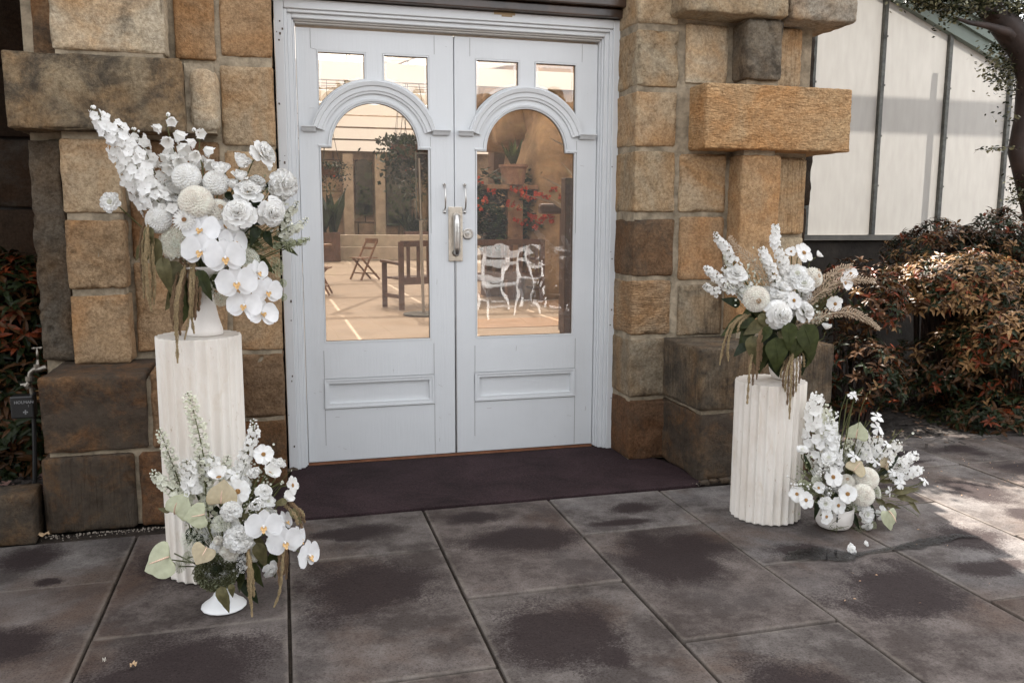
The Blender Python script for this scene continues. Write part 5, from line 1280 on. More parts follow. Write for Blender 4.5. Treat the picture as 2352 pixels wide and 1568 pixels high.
def mk_qal(seed, dome=.5, mt=None, green=0, n_=40, sp=1.0):
    r_ = random.Random(seed); m = MB()
    for i in range(n_):
        t = (i+.5)/n_; th = sqrt(t)*radians(35+65*dome); a = i*2.4; R0 = .46
        c = Vector((R0*sin(th)*cos(a)*1.0, R0*sin(th)*sin(a), R0*(cos(th)-1)*dome*1.7+.0))
        m.tube([(0,0,-.36*(.6+dome)), c*.6+Vector((0,0,-.14)), c+Vector((0,0,-.03))], .006, 3, 1, cap=False)
        for k in range(15):
            b = k*2.4; q = .075*sqrt(k/15)*sp; p = c+Vector((q*cos(b), q*sin(b), r_.uniform(-.012,.018))); s_ = .017
            a2 = r_.uniform(0,1.5); X = Vector((cos(a2),sin(a2),r_.uniform(-.4,.4)))*s_; Y = Vector((-sin(a2),cos(a2),r_.uniform(-.4,.4)))*s_
            m.add([p-X, p-Y*.4-X*.4, p-Y, p+X*.4-Y*.4, p+X, p+Y*.4+X*.4, p+Y, p-X*.4+Y*.4], [(0,1,7),(1,2,3),(3,4,5),(5,6,7),(1,3,5,7)], None, 0)
    return m.mesh('umbel', [mt or (UMBG if green else UMB), UMBG])
def mk_leaf(seed, mt, W=.24, fold=.25, droop=.6):
    r_ = random.Random(seed); m = MB(); v = []; nx, ny = 9, 6
    for i in range(nx+1):
        t = i/nx; wd = W*sin(pi*t**.72)**.85*(1-.25*t) if 0 < t < 1 else .004
        x = t; z = -droop*t*t*.5+.02*sin(t*9+seed)
        for j in range(ny+1):
            u = j/ny*2-1; v.append((x-.06*abs(u)*sin(pi*t), u*wd, z+abs(u)*wd*fold+.010*sin(t*26)*abs(u)))
    m.add(v, [(i*(ny+1)+j, (i+1)*(ny+1)+j, (i+1)*(ny+1)+j+1, i*(ny+1)+j+1) for i in range(nx) for j in range(ny)])
    rib_ = MB(); 
    m.tube([(0,0,.004),(.35,0,-.045*droop+.006),(.7,0,-.22*droop+.006)], [.009,.006,.003], 3, 0)
    return m.mesh('leaf', [mt])
B = {}
B['rose'] = [mk_rose(1), mk_rose(2, .85), mk_rose(3, 1.1, 26)]
B['dahlia'] = [mk_dahlia(1, 150), mk_dahlia(2, 190)]; B['dahliac'] = [mk_dahlia(3, 190, 1), mk_dahlia(4, 160, 1, .7, 1)]
B['mum'] = [mk_mum(1)]; B['cosmos'] = [mk_cosmos(1), mk_cosmos(2, 8, .05), mk_cosmos(3, 9, .3)]; B['cosmosc'] = [mk_cosmos(5, 8, .8)]
B['scab'] = [mk_scab(1), mk_scab(2)]; B['peony'] = [mk_peony(1), mk_peony(2, 60)]; B['peonyc'] = [mk_peony(3, 60, 1)]
B['lisi'] = [mk_lisi(1), mk_lisi(2, .9), mk_lisi(3, .4)]; B['orchid'] = [mk_orchid(1), mk_orchid(2), mk_orchid(3)]
B['dian'] = [mk_dianthus(1), mk_dianthus(2)]; B['anth'] = [mk_anth(1, ANTH), mk_anth(2, ANTH)]; B['anthb'] = [mk_anth(3, ANTB)]
B['qal'] = [mk_qal(1, .35, n_=60), mk_qal(2, .5, n_=60)]; B['qalg'] = [mk_qal(3, .8, None, 1, 60), mk_qal(4, .6, UMBG, 1, 50)]; B['qalball'] = [mk_qal(5, 1.15, UMB, 1, 90, 1.2)]
B['leaf'] = [mk_leaf(1, LEAF), mk_leaf(2, LEAF, .3, .2, .9)]; B['leafd'] = [mk_leaf(3, LEAFD, .3, .2, .3)]; B['leafo'] = [mk_leaf(4, OLIVE, .22, .3, .7), mk_leaf(5, OLIVE, .3, .2, .5)]
NAME = dict(rose='rose', dahlia='dahlia', dahliac='dahlia', mum='chrysanthemum', cosmos='cosmos_flower', cosmosc='cosmos_flower', scab='scabiosa', peony='peony', peonyc='peony', lisi='lisianthus', orchid='orchid_bloom', dian='dianthus_flower', anth='anthurium', anthb='anthurium', qal='lace_flower', qalg='lace_flower', qalball='lace_flower', leaf='leaf', leafd='leaf', leafo='leaf')
PLAB = dict(dahliac='cream pompom dahlia', dahlia='white pompom dahlia', orchid='white moth orchid with amber throat', anth='pale green anthurium with pinkish spadix', anthb='beige anthurium', mum='white chrysanthemum with brown eye', cosmos='white cosmos with yellow centre', qal='flat white lace flower umbel', qalg='green lace flower umbel', qalball='domed grey green lace flower umbel', scab='ruffled white scabiosa', peony='ruffled white peony')
FR = random.Random(77)
class Arr:
    def __init__(s, root, hub, axis):     # hub: where the stems meet
        s.root = root; s.hub = Vector(hub); s.axis = axis
    def F(s, kind, px, py, dia, y=None, face=None, spin=None, stem=True, out=.55, up=.35, v=None):
        """bloom of a kind at a pixel, dia in display pixels, at depth y; faces outward and towards the viewer"""
        y = s.hub.y - .06 if y is None else y
        p = at(px, py, y); k = dia*(CAM-p).length/FOC*1.06
        if kind in ('dahlia','dahliac'): k *= 1.02
        if face is None:
            o_ = (p - s.hub); o_ = o_.normalized() if o_.length > .01 else Vector((0,0,1))
            face = (o_*out + (CAM-p).normalized()*.9 + Vector((0,0,up*.5)) + Vector([FR.uniform(-.16,.16) for _ in range(3)]))
        fN = Vector(face).normalized()
        upv = Vector((0,0,1)); X = upv.cross(fN); X = X.normalized() if X.length > .05 else Vector((1,0,0)); Y = fN.cross(X)
        Mx = Matrix(((X.x,Y.x,fN.x,p.x),(X.y,Y.y,fN.y,p.y),(X.z,Y.z,fN.z,p.z),(0,0,0,1)))
        sp = spin if spin is not None else (FR.uniform(0,6.28) if kind not in ('orchid','anth','anthb') else FR.uniform(-.2,.2))
        M = Mx @ RZ(sp) @ Matrix.Scale(k, 4)
        me = B[kind][v if v is not None else FR.randrange(len(B[kind]))]
        sub = None
        if isinstance(me, tuple): me, sub = me
        o = put(me, NAME[kind], s.root, M, PLAB.get(kind))
        if sub: put(sub, 'lip' if kind == 'orchid' else 'spadix', o, M)
        if stem and kind not in ('leaf','leafd','leafo'):
            q = p - fN*k*.16; mid = q.lerp(s.hub, .45) - fN*.02 + Vector((0,0,-.01))
            t = MB().tube([q, q-fN*.03, mid, s.hub.lerp(q,.12)], [.0022,.0022,.0024,.0026], 5); so = bpy.data.objects.new('stem', t.mesh('stem', STEM)); link(so, o)
        return o
    def leafv(s, kind, px, py, L, ang, y=None, tilt=.3, wid=1, v=None):
        """leaf rooted at a pixel, L display px long, pointing at screen angle ang (degrees, 0 right, -90 down)"""
        y = s.hub.y - .04 if y is None else y
        p = at(px, py, y); k = L*(CAM-p).length/FOC; a = radians(ang)
        d = (rr*cos(a)+uu*sin(a) - fw*tilt).normalized(); nrm = (-fw + Vector((0,0,.35)) + rr*FR.uniform(-.4,.4)); Yv = nrm.cross(d).normalized(); Z = d.cross(Yv)
        M = Matrix(((d.x,Yv.x,Z.x,p.x),(d.y,Yv.y,Z.y,p.y),(d.z,Yv.z,Z.z,p.z),(0,0,0,1))) @ Matrix.Diagonal((k, k*wid, k, 1))
        o = put(B[kind][v if v is not None else FR.randrange(len(B[kind]))], 'leaf', s.root, M); return o
    def path(s, pts, y):
        ys = y if isinstance(y, (list, tuple)) else [y]*len(pts)
        P = [at(a, b, yy) for (a, b), yy in zip(pts, ys)]; out = []
        n_ = 14*(len(P)-1)
        for i in range(n_+1):
            t = i/n_*(len(P)-1); k = min(int(t), len(P)-2); u = t-k
            p0 = P[max(k-1,0)]; p1 = P[k]; p2 = P[k+1]; p3 = P[min(k+2,len(P)-1)]
            out.append(.5*((2*p1)+(p2-p0)*u+(2*p0-5*p1+4*p2-p3)*u*u+(3*p1-p0-3*p2+p3)*u**3))
        return out
    def spike(s, pts, r0_, r1_, fs, dens=1.0, y=None, mt=None, name='delphinium_spike', buds=.12, label=None, bell=False, bare=0.0, center=True):
        """flower spike from tip (first) to base: florets round a stem. radii and floret size in display px"""
        y = s.hub.y if y is None else y; P = s.path(pts, y); n_ = len(P); k = (CAM-P[n_//2]).length/FOC
        Ltot = sum((P[i+1]-P[i]).length for i in range(n_-1)); m = MB()
        m.tube(P, [.0012+.0018*i/n_ for i in range(n_)], 5, 1)
        step = fs*k*.30/dens; N = int(Ltot/step); a = 0
        for q in range(N):
            t = q/max(1,N-1); f_ = t*(n_-1); i = min(int(f_), n_-2); c = P[i].lerp(P[i+1], f_-i); d = (P[i+1]-P[i]).normalized()
            e1 = d.orthogonal().normalized(); e2 = d.cross(e1); rad = (r0_+(r1_-r0_)*t**.7)*k; per = 1 if rad < fs*k*.45 else (2 if rad < fs*k*1.0 else 3)
            for w_ in range(per):
                a += 2.4; o_ = e1*cos(a)+e2*sin(a); sz = fs*k*(.6+.4*min(1,t*3))*FR.uniform(.85,1.2)*.52
                if FR.random() < bare: continue
                c2 = c + o_*rad*FR.uniform(.65,1.05)
                if t < buds:
                    m.tube([c, c2], .0008, 3, 1, cap=False); m.add(*ico(c2, sz*.42), None, 0); continue
                m.tube([c, c2], .0009, 3, 1, cap=False)
                dn = Vector((0,0,-.9)) if bell else Vector((0,0,.1))
                nn = (o_+dn+(-fw*.35 if o_.dot(fw) < .3 else Vector((0,0,0)))+Vector([FR.uniform(-.3,.3) for _ in range(3)])).normalized(); X = nn.orthogonal().normalized(); Y = nn.cross(X)
                M = Matrix(((X.x,Y.x,nn.x,c2.x),(X.y,Y.y,nn.y,c2.y),(X.z,Y.z,nn.z,c2.z),(0,0,0,1))) @ RZ(FR.uniform(0,6))
                for g_ in range(5): petal(m, M @ RZ(g_*1.2566) @ TR_(sz*.08,0,0) @ RY(-(1.15 if bell else FR.uniform(.1,.75))), sz*(1.2 if bell else 1.0), sz*(.6 if bell else .43), cup=.3, curl=-.5 if not bell else -.5, nx=2, ny=2, tip=.6, base=.5, ruf=sz*.06, seed=q+g_)
                if center and not bell:
                    for g_ in range(2): petal(m, M @ RZ(g_*3.1+1) @ TR_(0,0,sz*.08) @ RY(-.9), sz*.4, sz*.2, cup=.4, nx=2, ny=1, tip=.5)
        o = m.build(name, [mt or PET, STEM], s.root, smooth=True)
        if label: o['label'] = label
        return o
    def rope(s, pts, w0, w1, y=None, mt=None, name='amaranth_tassel'):
        """knobbly hanging tassel strand; widths in display px"""
        y = s.hub.y-.05 if y is None else y; P = s.path(pts, y); k = (CAM-P[len(P)//2]).length/FOC; m = MB(); n_ = len(P)
        m.tube(P, [(.33*(w0+(w1-w0)*i/n_))*k*.5 for i in range(n_)], 5)
        Ltot = sum((P[i+1]-P[i]).length for i in range(n_-1)); bead_ = .0024; N = int(Ltot/bead_*1.05)
        for q in range(N):
            t = q/N; f_ = t*(n_-1); i = min(int(f_), n_-2); c = P[i].lerp(P[i+1], f_-i); d = (P[i+1]-P[i]).normalized(); e1 = d.orthogonal().normalized(); e2 = d.cross(e1)
            lump = .75+.3*sin(t*40+px_(pts))
            rad = (w0+(w1-w0)*t)*.5*k*lump*(1 if t < .9 else 1-(t-.9)*6)
            for w_ in range(5):
                a = q*1.3+w_*1.2566+FR.uniform(-.3,.3); m.blob(c+(e1*cos(a)+e2*sin(a))*rad*.8+Vector([FR.uniform(-1,1) for _ in range(3)])*.0006, bead_*FR.uniform(.6,.95))
        return m.build(name, mt or AMAR, s.root)
    def wisps(s, px, py, rx, ry, n_, y, name='filler_sprig', flower=True, mt=None, fs=5, stems=True):
        m = MB(); 
        for q in range(n_):
            p = at(px+FR.gauss(0,rx), py+FR.gauss(0,ry), y+FR.uniform(-.03,.03)); k = (CAM-p).length/FOC*fs*.5
            if stems and q % 2 == 0: m.tube([p, p.lerp(s.hub,.25)+Vector((FR.uniform(-.01,.01),0,FR.uniform(-.01,.01))), p.lerp(s.hub,.6)], .0008, 3, 1, cap=False)
            if flower:
                nn = Vector([FR.uniform(-1,1) for _ in range(3)])-fw; nn.normalize(); X = nn.orthogonal().normalized(); Y = nn.cross(X)
                M = Matrix(((X.x,Y.x,nn.x,p.x),(X.y,Y.y,nn.y,p.y),(X.z,Y.z,nn.z,p.z),(0,0,0,1)))
                for g_ in range(5): petal(m, M @ RZ(g_*1.2566) @ RY(-.4), k, k*.35, nx=2, ny=1, tip=.6)
        return m.build(name, [mt or UMB, STEM], s.root, kind='stuff')
    def foxtail(s, pts, w0, w1, y=None):
        y = s.hub.y if y is None else y; P = s.path(pts, y); k = (CAM-P[len(P)//2]).length/FOC; m = MB(); n_ = len(P); m.tube(P, [.0014+.002*i/n_ for i in range(n_)], 5)
        Ltot = sum((P[i+1]-P[i]).length for i in range(n_-1)); N = int(Ltot/.0030)
        for q in range(N):
            t = q/N; f_ = t*(n_-1); i = min(int(f_), n_-2); c = P[i].lerp(P[i+1], f_-i); d = (P[i+1]-P[i]).normalized(); e1 = d.orthogonal().normalized(); e2 = d.cross(e1)
            for w_ in range(2):
                a = q*2.4+w_*3.14; o_ = (e1*cos(a)+e2*sin(a)); L_ = (w0+(w1-w0)*min(1,t*2.2))*k*FR.uniform(.7,1.1); tip = c+(o_*.8-d*.75)*L_
                m.tube([c, c.lerp(tip,.55), c.lerp(tip,.8), tip], [.0005,.0007,.0021,.0006], 4)
        o = m.build('foxtail_spike', FOX, s.root); return o
def px_(pts): return pts[0][0]
# ------------------------------------------------------------------ arrangement on the tall left pedestal
G_ = 'white flower arrangements either side of the doors'
a1 = Arr(empty('flower_arrangement', (-1.162,-1.27,1.08), 'large white arrangement with orchids and tall delphiniums on the tall left pedestal', 'flower arrangement', G_), (-1.155,-1.28,1.075), 0)
Y0 = -1.28
a1.spike([(209,246),(226,268),(244,296),(262,318)], 9, 14, 24, 1.1, Y0-.02, buds=.2)
a1.spike([(262,282),(292,335),(322,400),(352,450),(392,492)], 12, 25, 28, 1.2, Y0-.02, buds=.02, label='largest white delphinium spike leaning left')
a1.spike([(255,330),(285,375),(312,425),(345,475)], 10, 20, 26, 1.1, Y0+.02, buds=.02, label='white delphinium spike behind the largest')
a1.spike([(303,296),(326,330),(352,390),(378,440),(400,480)], 7, 24, 22, .8, Y0+.07, label='budding delphinium spike')
a1.spike([(384,262),(386,300),(400,345),(410,385),(420,420)], 14, 20, 38, 1.0, Y0+.05, bell=True, buds=.02, label='upright delphinium of nodding bells')
a1.spike([(444,298),(458,322),(456,352),(462,372),(470,420)], 9, 14, 36, .95, Y0+.04, bell=True, buds=.02, bare=.1)
a1.wisps(415, 400, 22, 26, 26, Y0+.05, mt=PET, fs=22, name='delphinium_floret'); a1.wisps(395, 450, 20, 22, 24, Y0+.03, mt=PET, fs=24, name='delphinium_floret')
a1.F('scab', 255, 465, 50, Y0+.02, face=(-.35,-1,.25), v=0)
a1.F('dahlia', 427, 402, 60, Y0-.02); a1.F('dahlia', 497, 416, 54, Y0-.02); a1.F('dahliac', 449, 460, 72, Y0-.08, v=0); a1.F('dahliac', 503, 482, 56, Y0-.05, v=1)
a1.F('rose', 548, 490, 72, Y0-.10, face=(-.1,-1,.55), v=2); a1.F('rose', 605, 354, 66, Y0+.02, face=(.75,-.5,.45), v=1); a1.F('peony', 652, 424, 70, Y0+.0, face=(.6,-1,.1)); a1.F('rose', 624, 487, 68, Y0-.06, face=(.5,-1,-.1), v=0); a1.F('rose', 571, 441, 64, Y0-.03, face=(.2,-.8,.8), v=1)
a1.F('lisi', 556, 371, 44, Y0, face=(.3,-.6,.6)); a1.F('lisi', 506, 388, 46, Y0, face=(.1,-.5,.9)); a1.F('lisi', 551, 403, 36, Y0-.02, face=(.2,-.5,.8)); a1.F('lisi', 534, 422, 34, Y0-.02, face=(0,-.4,.9))
a1.F('dahlia', 360, 504, 56, Y0-.05, face=(-.5,-1,.2)); a1.F('mum', 424, 506, 54, Y0-.09, face=(-.1,-1,.3))
a1.F('qal', 394, 556, 78, Y0-.08, face=(-.3,-.9,.2), v=0); a1.F('qal', 575, 590, 56, Y0-.06, face=(.4,-.8,.4), v=1); a1.F('qalg', 648, 608, 50, Y0+.0, face=(1,-.4,.3)); a1.F('qalg', 503, 646, 46, Y0-.05, face=(0,-1,-.2)); a1.F('qal', 508, 691, 34, Y0-.08, face=(.1,-1,-.3)); a1.F('qal', 476, 655, 24, Y0-.06); a1.F('qalg', 676, 556, 32, Y0-.02, face=(.8,-.5,.4)); a1.F('qalg', 654, 682, 18, Y0); a1.F('qalg', 700, 552, 18, Y0); a1.F('qalg', 652, 650, 20, Y0)
for (x, y_, d_, yy, fc, v_) in [(476,500,62,-.05,(0,-.8,.6),0),(517,520,60,-.07,(.3,-.9,.4),1),(462,528,78,-.10,(-.2,-1,.25),2),(535,556,66,-.08,(.6,-.8,.1),0),(463,578,82,-.13,(-.25,-1,.05),1),(517,592,84,-.15,(.1,-1,-.05),2),(590,625,56,-.08,(.6,-.7,0),0),(544,650,84,-.14,(0,-1,.05),1),(614,670,66,-.10,(.3,-.9,0),2),(561,702,74,-.12,(-.1,-1,.15),0),(601,721,72,-.10,(.35,-.75,.35),1)]:
    a1.F('orchid', x, y_, d_, Y0+yy, face=fc, v=v_, stem=False)
arc_ = MB().tube(a1.path([(495,560),(540,600),(585,650),(604,716)], [Y0-.02,Y0-.06,Y0-.06,Y0-.06]), .0026, 6).build('orchid_stem', STEM, a1.root)
for (x, y_, L, an, k, yy) in [(560,560,34,-150,'leafd',-.05),(592,520,44,-110,'leafd',-.07),(610,530,40,-70,'leafd',-.05),(560,500,40,-20,'leafd',-.02),(585,455,46,-60,'leafd',0),(520,440,30,-60,'leafd',0),(608,432,40,20,'leafd',.04),
                              (400,620,95,-80,'leaf',-.04),(385,600,80,-60,'leafo',-.05),(430,640,110,-100,'leaf',-.03),(415,660,60,-125,'leafo',-.02),(455,620,70,-65,'leaf',-.08),(490,630,55,-60,'leaf',-.05),(345,560,50,-110,'leafo',-.03),(350,545,70,-80,'leafo',-.05),(330,560,40,-120,'leafo',-.02),(372,590,80,-78,'leafo',-.07),(438,610,130,-92,'leaf',-.01),(470,600,80,-100,'leafd',.02),(505,610,60,-80,'leafd',.0),(395,600,60,-95,'leafd',.02),(345,520,60,-95,'leafo',-.06)]:
    a1.leafv(k, x, y_, L, an, Y0+yy, tilt=.1)
for k in range(5): a1.leafv('leafd', 430+k*26, 520+(k%2)*30, 60, -90+FR.uniform(-50,50), Y0+.04, tilt=0)
for (p_, w0, w1, yy, mt) in [([(344,500),(336,560),(338,640),(348,716)],9,7,-.09,AMAR),([(350,505),(342,560),(350,640),(346,690)],9,6,-.07,AMAR),([(340,510),(328,560),(330,640),(331,685)],8,5,-.04,AMAR),([(345,520),(334,580),(338,650),(340,690)],9,6,-.10,AMAR),([(352,520),(351,590),(356,650),(353,700)],8,5,-.08,AMAR),([(336,505),(324,540),(323,600),(326,650)],8,5,-.02,AMARB),
        ([(425,610),(408,690),(406,760),(408,834)],9,7,-.16,AMAR),([(430,610),(400,680),(398,730),(400,758)],9,6,-.12,AMARB),([(430,620),(412,690),(412,740),(414,770)],9,6,-.14,AMARB),([(420,620),(404,690),(403,750),(405,775)],9,6,-.15,AMAR),([(415,600),(394,690),(396,740)],8,6,-.10,AMARB),([(425,600),(418,690),(417,750)],8,6,-.11,AMARB),
        ([(445,600),(444,660),(440,720),(446,766)],9,6,-.13,AMAR),([(450,610),(452,660),(450,700),(448,735)],9,6,-.12,AMARB),([(440,610),(437,660),(436,720),(424,780)],8,4,-.14,AMAR),([(455,620),(460,670),(456,715)],8,6,-.10,AMARB),([(447,615),(446,680),(444,730)],9,7,-.11,AMARB),([(438,600),(434,650),(435,700)],8,6,-.09,AMARB),([(412,560),(415,600),(412,650)],8,6,-.05,AMARB)]:
    a1.rope(p_, w0, w1, [Y0+yy*.4]+[Y0+yy]*(len(p_)-1), mt)
a1.spike([(706,500),(690,520),(668,530),(645,545)], 5, 9, 11, 1.1, Y0+.0, name='veronica_spray', mt=UMB, buds=.3); a1.spike([(684,462),(676,480),(662,490),(648,520)], 5, 9, 11, 1.1, Y0+.0, name='veronica_spray', mt=UMB, buds=.3); a1.spike([(712,548),(690,556),(660,560),(630,565)], 4, 6, 9, .9, Y0+.0, name='veronica_spray', mt=UMBG, buds=.3)
a1.wisps(655, 500, 12, 22, 70, Y0, mt=UMB, fs=8); a1.wisps(560, 560, 26, 18, 60, Y0-.01, mt=UMBG, fs=6); a1.wisps(600, 450, 18, 22, 70, Y0+.03, mt=UMBG, fs=7); a1.wisps(620, 560, 25, 22, 60, Y0, mt=UMBG, fs=5); a1.wisps(490, 668, 12, 14, 60, Y0-.04, mt=UMB, fs=5)
a1.F('leafd', 540, 545, 10, Y0) if False else None

# ------------------------------------------------------------------ low arrangement in the footed bowl, left
a2 = Arr(empty('flower_arrangement', (-1.108,-1.605,.15), 'low white arrangement with anthuriums in a footed bowl at the left pedestal foot', 'flower arrangement', G_), (-1.108,-1.60,.16), 0)
Y0 = -1.58
a2.spike([(430,902),(440,928),(452,975),(464,1030),(472,1080),(480,1200)], 8, 16, 15, .8, Y0, mt=PETG, bell=True, buds=.05, bare=.15, label='thin greenish delphinium spike, tallest of the low group')
a2.spike([(366,984),(382,1028),(400,1075),(420,1130),(450,1200)], 7, 13, 13, .8, Y0, mt=PETG, bell=True, buds=.05, bare=.2)
a2.spike([(490,1050),(486,1062),(492,1090)], 14, 18, 16, 1.2, Y0, buds=.02); a2.spike([(428,1058),(434,1090),(442,1125)], 12, 18, 16, 1.5, Y0-.02, buds=.02); a2.spike([(348,1080),(362,1098),(385,1118),(415,1140)], 5, 15, 14, 1.2, Y0, mt=PETG, buds=.25)
a2.spike([(400,1118),(420,1135),(432,1150)], 12, 14, 14, 1.2, Y0, mt=PETG); a2.spike([(582,964),(580,1008),(560,1060),(548,1095)], 8, 17, 15, 1.2, Y0+.02, buds=.15); a2.spike([(524,1046),(518,1075),(514,1100)], 6, 13, 13, 1.2, Y0+.02, mt=PETG, buds=.2); a2.spike([(478,1090),(474,1130),(472,1165)], 12, 13, 14, 1.2, Y0, mt=PETG, buds=.02); a2.spike([(458,1045),(462,1080),(468,1130)], 12, 14, 14, 1.0, Y0+.03, mt=PETG); a2.spike([(395,1070),(402,1095),(415,1130)], 9, 12, 12, 1.0, Y0+.03, mt=PETG)
a2.F('cosmos', 605, 1043, 46, Y0, face=(.1,-1,.5)); a2.F('cosmosc', 503, 1098, 58, Y0-.03, face=(-.1,-.5,1)); a2.F('cosmos', 546, 1128, 56, Y0-.06, face=(0,-1,.3), v=1); a2.F('cosmosc', 618, 1088, 56, Y0-.02, face=(.5,-.6,.7)); a2.F('cosmos', 671, 1114, 44, Y0+.02, face=(1,-.5,.2), v=1); a2.F('cosmosc', 655, 1146, 42, Y0-.03, face=(.7,-.4,.7)); a2.F('scab', 616, 1152, 34, Y0-.05)
a2.F('dian', 533, 1090, 34, Y0-.02, v=0)
a2.F('lisi', 584, 1088, 38, Y0-.02, face=(0,-.8,.7)); a2.F('lisi', 641, 1064, 28, Y0, face=(.5,-.6,.6)); a2.F('lisi', 628, 1060, 20, Y0); a2.F('rose', 607, 1128, 36, Y0-.05, v=1); a2.F('lisi', 588, 1158, 36, Y0-.07, face=(.2,-1,.3))
a2.F('peony', 531, 1172, 48, Y0-.11, v=0); a2.F('peony', 549, 1236, 64, Y0-.12, v=1); a2.F('peonyc', 528, 1266, 50, Y0-.10); a2.F('rose', 506, 1255, 44, Y0-.08, v=0); a2.F('rose', 620, 1308, 36, Y0-.10, face=(.5,-1,-.3), v=1); a2.F('peonyc', 583, 1272, 34, Y0-.08); a2.F('lisi', 434, 1194, 24, Y0-.04); a2.F('peonyc', 501, 1240, 22, Y0-.10); a2.F('lisi', 540, 1202, 22, Y0-.08); a2.F('peonyc', 540, 1195, 18, Y0-.06); a2.F('rose', 576, 1256, 30, Y0-.05)
a2.F('anth', 406, 1172, 64, Y0-.05, face=(-.5,-1,.3), spin=2.7, v=0); a2.F('anthb', 509, 1147, 66, Y0-.09, face=(0,-1,.25), spin=3.0); a2.F('anth', 462, 1182, 56, Y0-.10, face=(-.1,-1,.4), spin=-1.4, v=1); a2.F('anth', 379, 1283, 80, Y0-.10, face=(-.5,-.9,.5), spin=-1.0, v=0); a2.F('anthb', 470, 1262, 52, Y0-.14, face=(.3,-.8,.5), spin=-.7)
for (x, y_, d_, yy, fc, v_) in [(654,1198,50,-.05,(.9,-.5,.3),0),(606,1208,76,-.14,(0,-1,.1),1),(684,1238,62,-.06,(.95,-.55,0),2),(654,1244,74,-.14,(.15,-1,0),0),(706,1276,72,-.08,(.8,-.65,.1),1)]:
    a2.F('orchid', x, y_, d_, Y0+yy, face=fc, v=v_, stem=False)
MB().tube(a2.path([(560,1250),(620,1225),(670,1255),(704,1280)], [Y0,Y0-.05,Y0-.05,Y0-.04]), .0026, 6).build('orchid_stem', STEM, a2.root)
a2.F('qalball', 424, 1240, 56, Y0-.06, face=(-.5,-.8,.3)); a2.F('qal', 507, 1196, 44, Y0-.10, face=(0,-.7,.8), v=1); a2.F('qalg', 408, 1300, 28, Y0-.05); a2.F('qalg', 428, 1282, 28, Y0-.06, face=(-.4,-.8,.2))
# moss-green trachelium head
m = MB(); c = at(496, 1312, Y0-.10); k = 44*pxm(Y0-.10, 496, 1317)
for q in range(9000):
    d = Vector([FR.gauss(0,1) for _ in range(3)]).normalized(); rr_ = k*(1+.16*noise.noise(d*3.5))*FR.uniform(.62,1.04)**.6; p = c+Vector((d.x*rr_*1.05, d.y*rr_*.6, d.z*rr_)); s_ = .0028
    e1 = Vector([FR.uniform(-1,1) for _ in range(3)]).normalized()*s_; e2 = Vector([FR.uniform(-1,1) for _ in range(3)]).normalized()*s_*1.6
    m.add([p, p+e2*1.5+e1*.7, p+d*s_*1.4, p-e1], [(0,1,2),(0,2,3)], None, 0 if FR.random() < .72 else 1)
m.add(*ico(c+Vector((0,k*.15,0)), k*.42), None, 2); mo = m.build('moss_green_flower_head', [MOSS, UMBG, LEAFD], a2.root)
# dark cluster of small white bead flowers
m = MB()
for q in range(44):
    p = at(557+FR.gauss(0,9), 1296+FR.gauss(0,15), Y0-.12+FR.uniform(-.02,.02)); n_ = -fw; X = rr; Y = uu
    for g_ in range(5): petal(m, Matrix(((X.x,Y.x,n_.x,p.x),(X.y,Y.y,n_.y,p.y),(X.z,Y.z,n_.z,p.z),(0,0,0,1))) @ RZ(g_*1.2566) @ TR_(.0016,0,0) @ RY(-.5), .0030, .0018, nx=2, ny=1)
    m.tube([p, p.lerp(at(560,1250,Y0-.05),.5)], .0006, 3, 1, cap=False)
m.build('bead_flower_cluster', [PET, LEAFD], a2.root)
for (x, y_, L, an, k, yy) in [(600,1165,40,-60,'leafo',-.08),(590,1175,34,-20,'leafo',-.07),(660,1150,34,-170,'leafo',-.06),(668,1168,40,-50,'leafo',-.05),(590,1245,60,-70,'leafo',-.09),(580,1290,60,-80,'leaf',-.10),(600,1270,56,-70,'leaf',-.08),(560,1310,50,-110,'leaf',-.07),(545,1290,56,-80,'leafd',-.05),(508,1345,60,-78,'leafo',-.20),(530,1340,30,-80,'leafo',-.17),(570,1180,32,-150,'leafo',-.06),(440,1210,40,-100,'leafd',-.02),(450,1225,44,-60,'leafd',-.03),(630,1265,60,-95,'leaf',-.02),(620,1240,50,-60,'leaf',-.02),(560,1200,40,-60,'leafd',-.03),(400,1290,30,-120,'leafd',-.06),(590,1200,50,-110,'leafd',0),(560,1330,60,-60,'leafd',-.04)]:
    a2.leafv(k, x, y_, L, an, Y0+yy, tilt=.1, wid=.9)
for (p_, w0, w1, yy, mt) in [([(660,1150),(682,1168),(690,1195),(694,1212)],12,8,-.05,AMARB),([(662,1155),(690,1172),(698,1186)],11,7,-.04,AMAR),([(655,1160),(676,1180),(684,1205)],11,7,-.06,AMAR),([(665,1150),(692,1180),(700,1200)],9,6,-.03,AMARB),
        ([(640,1210),(650,1270),(646,1330),(640,1366),(629,1394)],9,5,-.13,AMAR),([(640,1220),(642,1270),(640,1310),(643,1350)],9,6,-.12,AMARB),([(650,1220),(656,1270),(652,1320)],9,6,-.10,AMARB),([(645,1220),(648,1290),(644,1340)],9,6,-.11,AMAR),([(655,1230),(660,1280),(657,1330)],8,5,-.09,AMARB),
        ([(560,1230),(574,1290),(576,1360),(579,1416)],8,5,-.16,AMAR),([(565,1240),(572,1310),(572,1350),(575,1385)],9,6,-.15,AMAR),([(568,1240),(580,1320),(583,1370)],8,6,-.14,AMAR),([(562,1250),(570,1300),(570,1350)],8,6,-.13,AMARB)]:
    a2.rope(p_, w0, w1, [Y0+yy*.4]+[Y0+yy]*(len(p_)-1), mt)
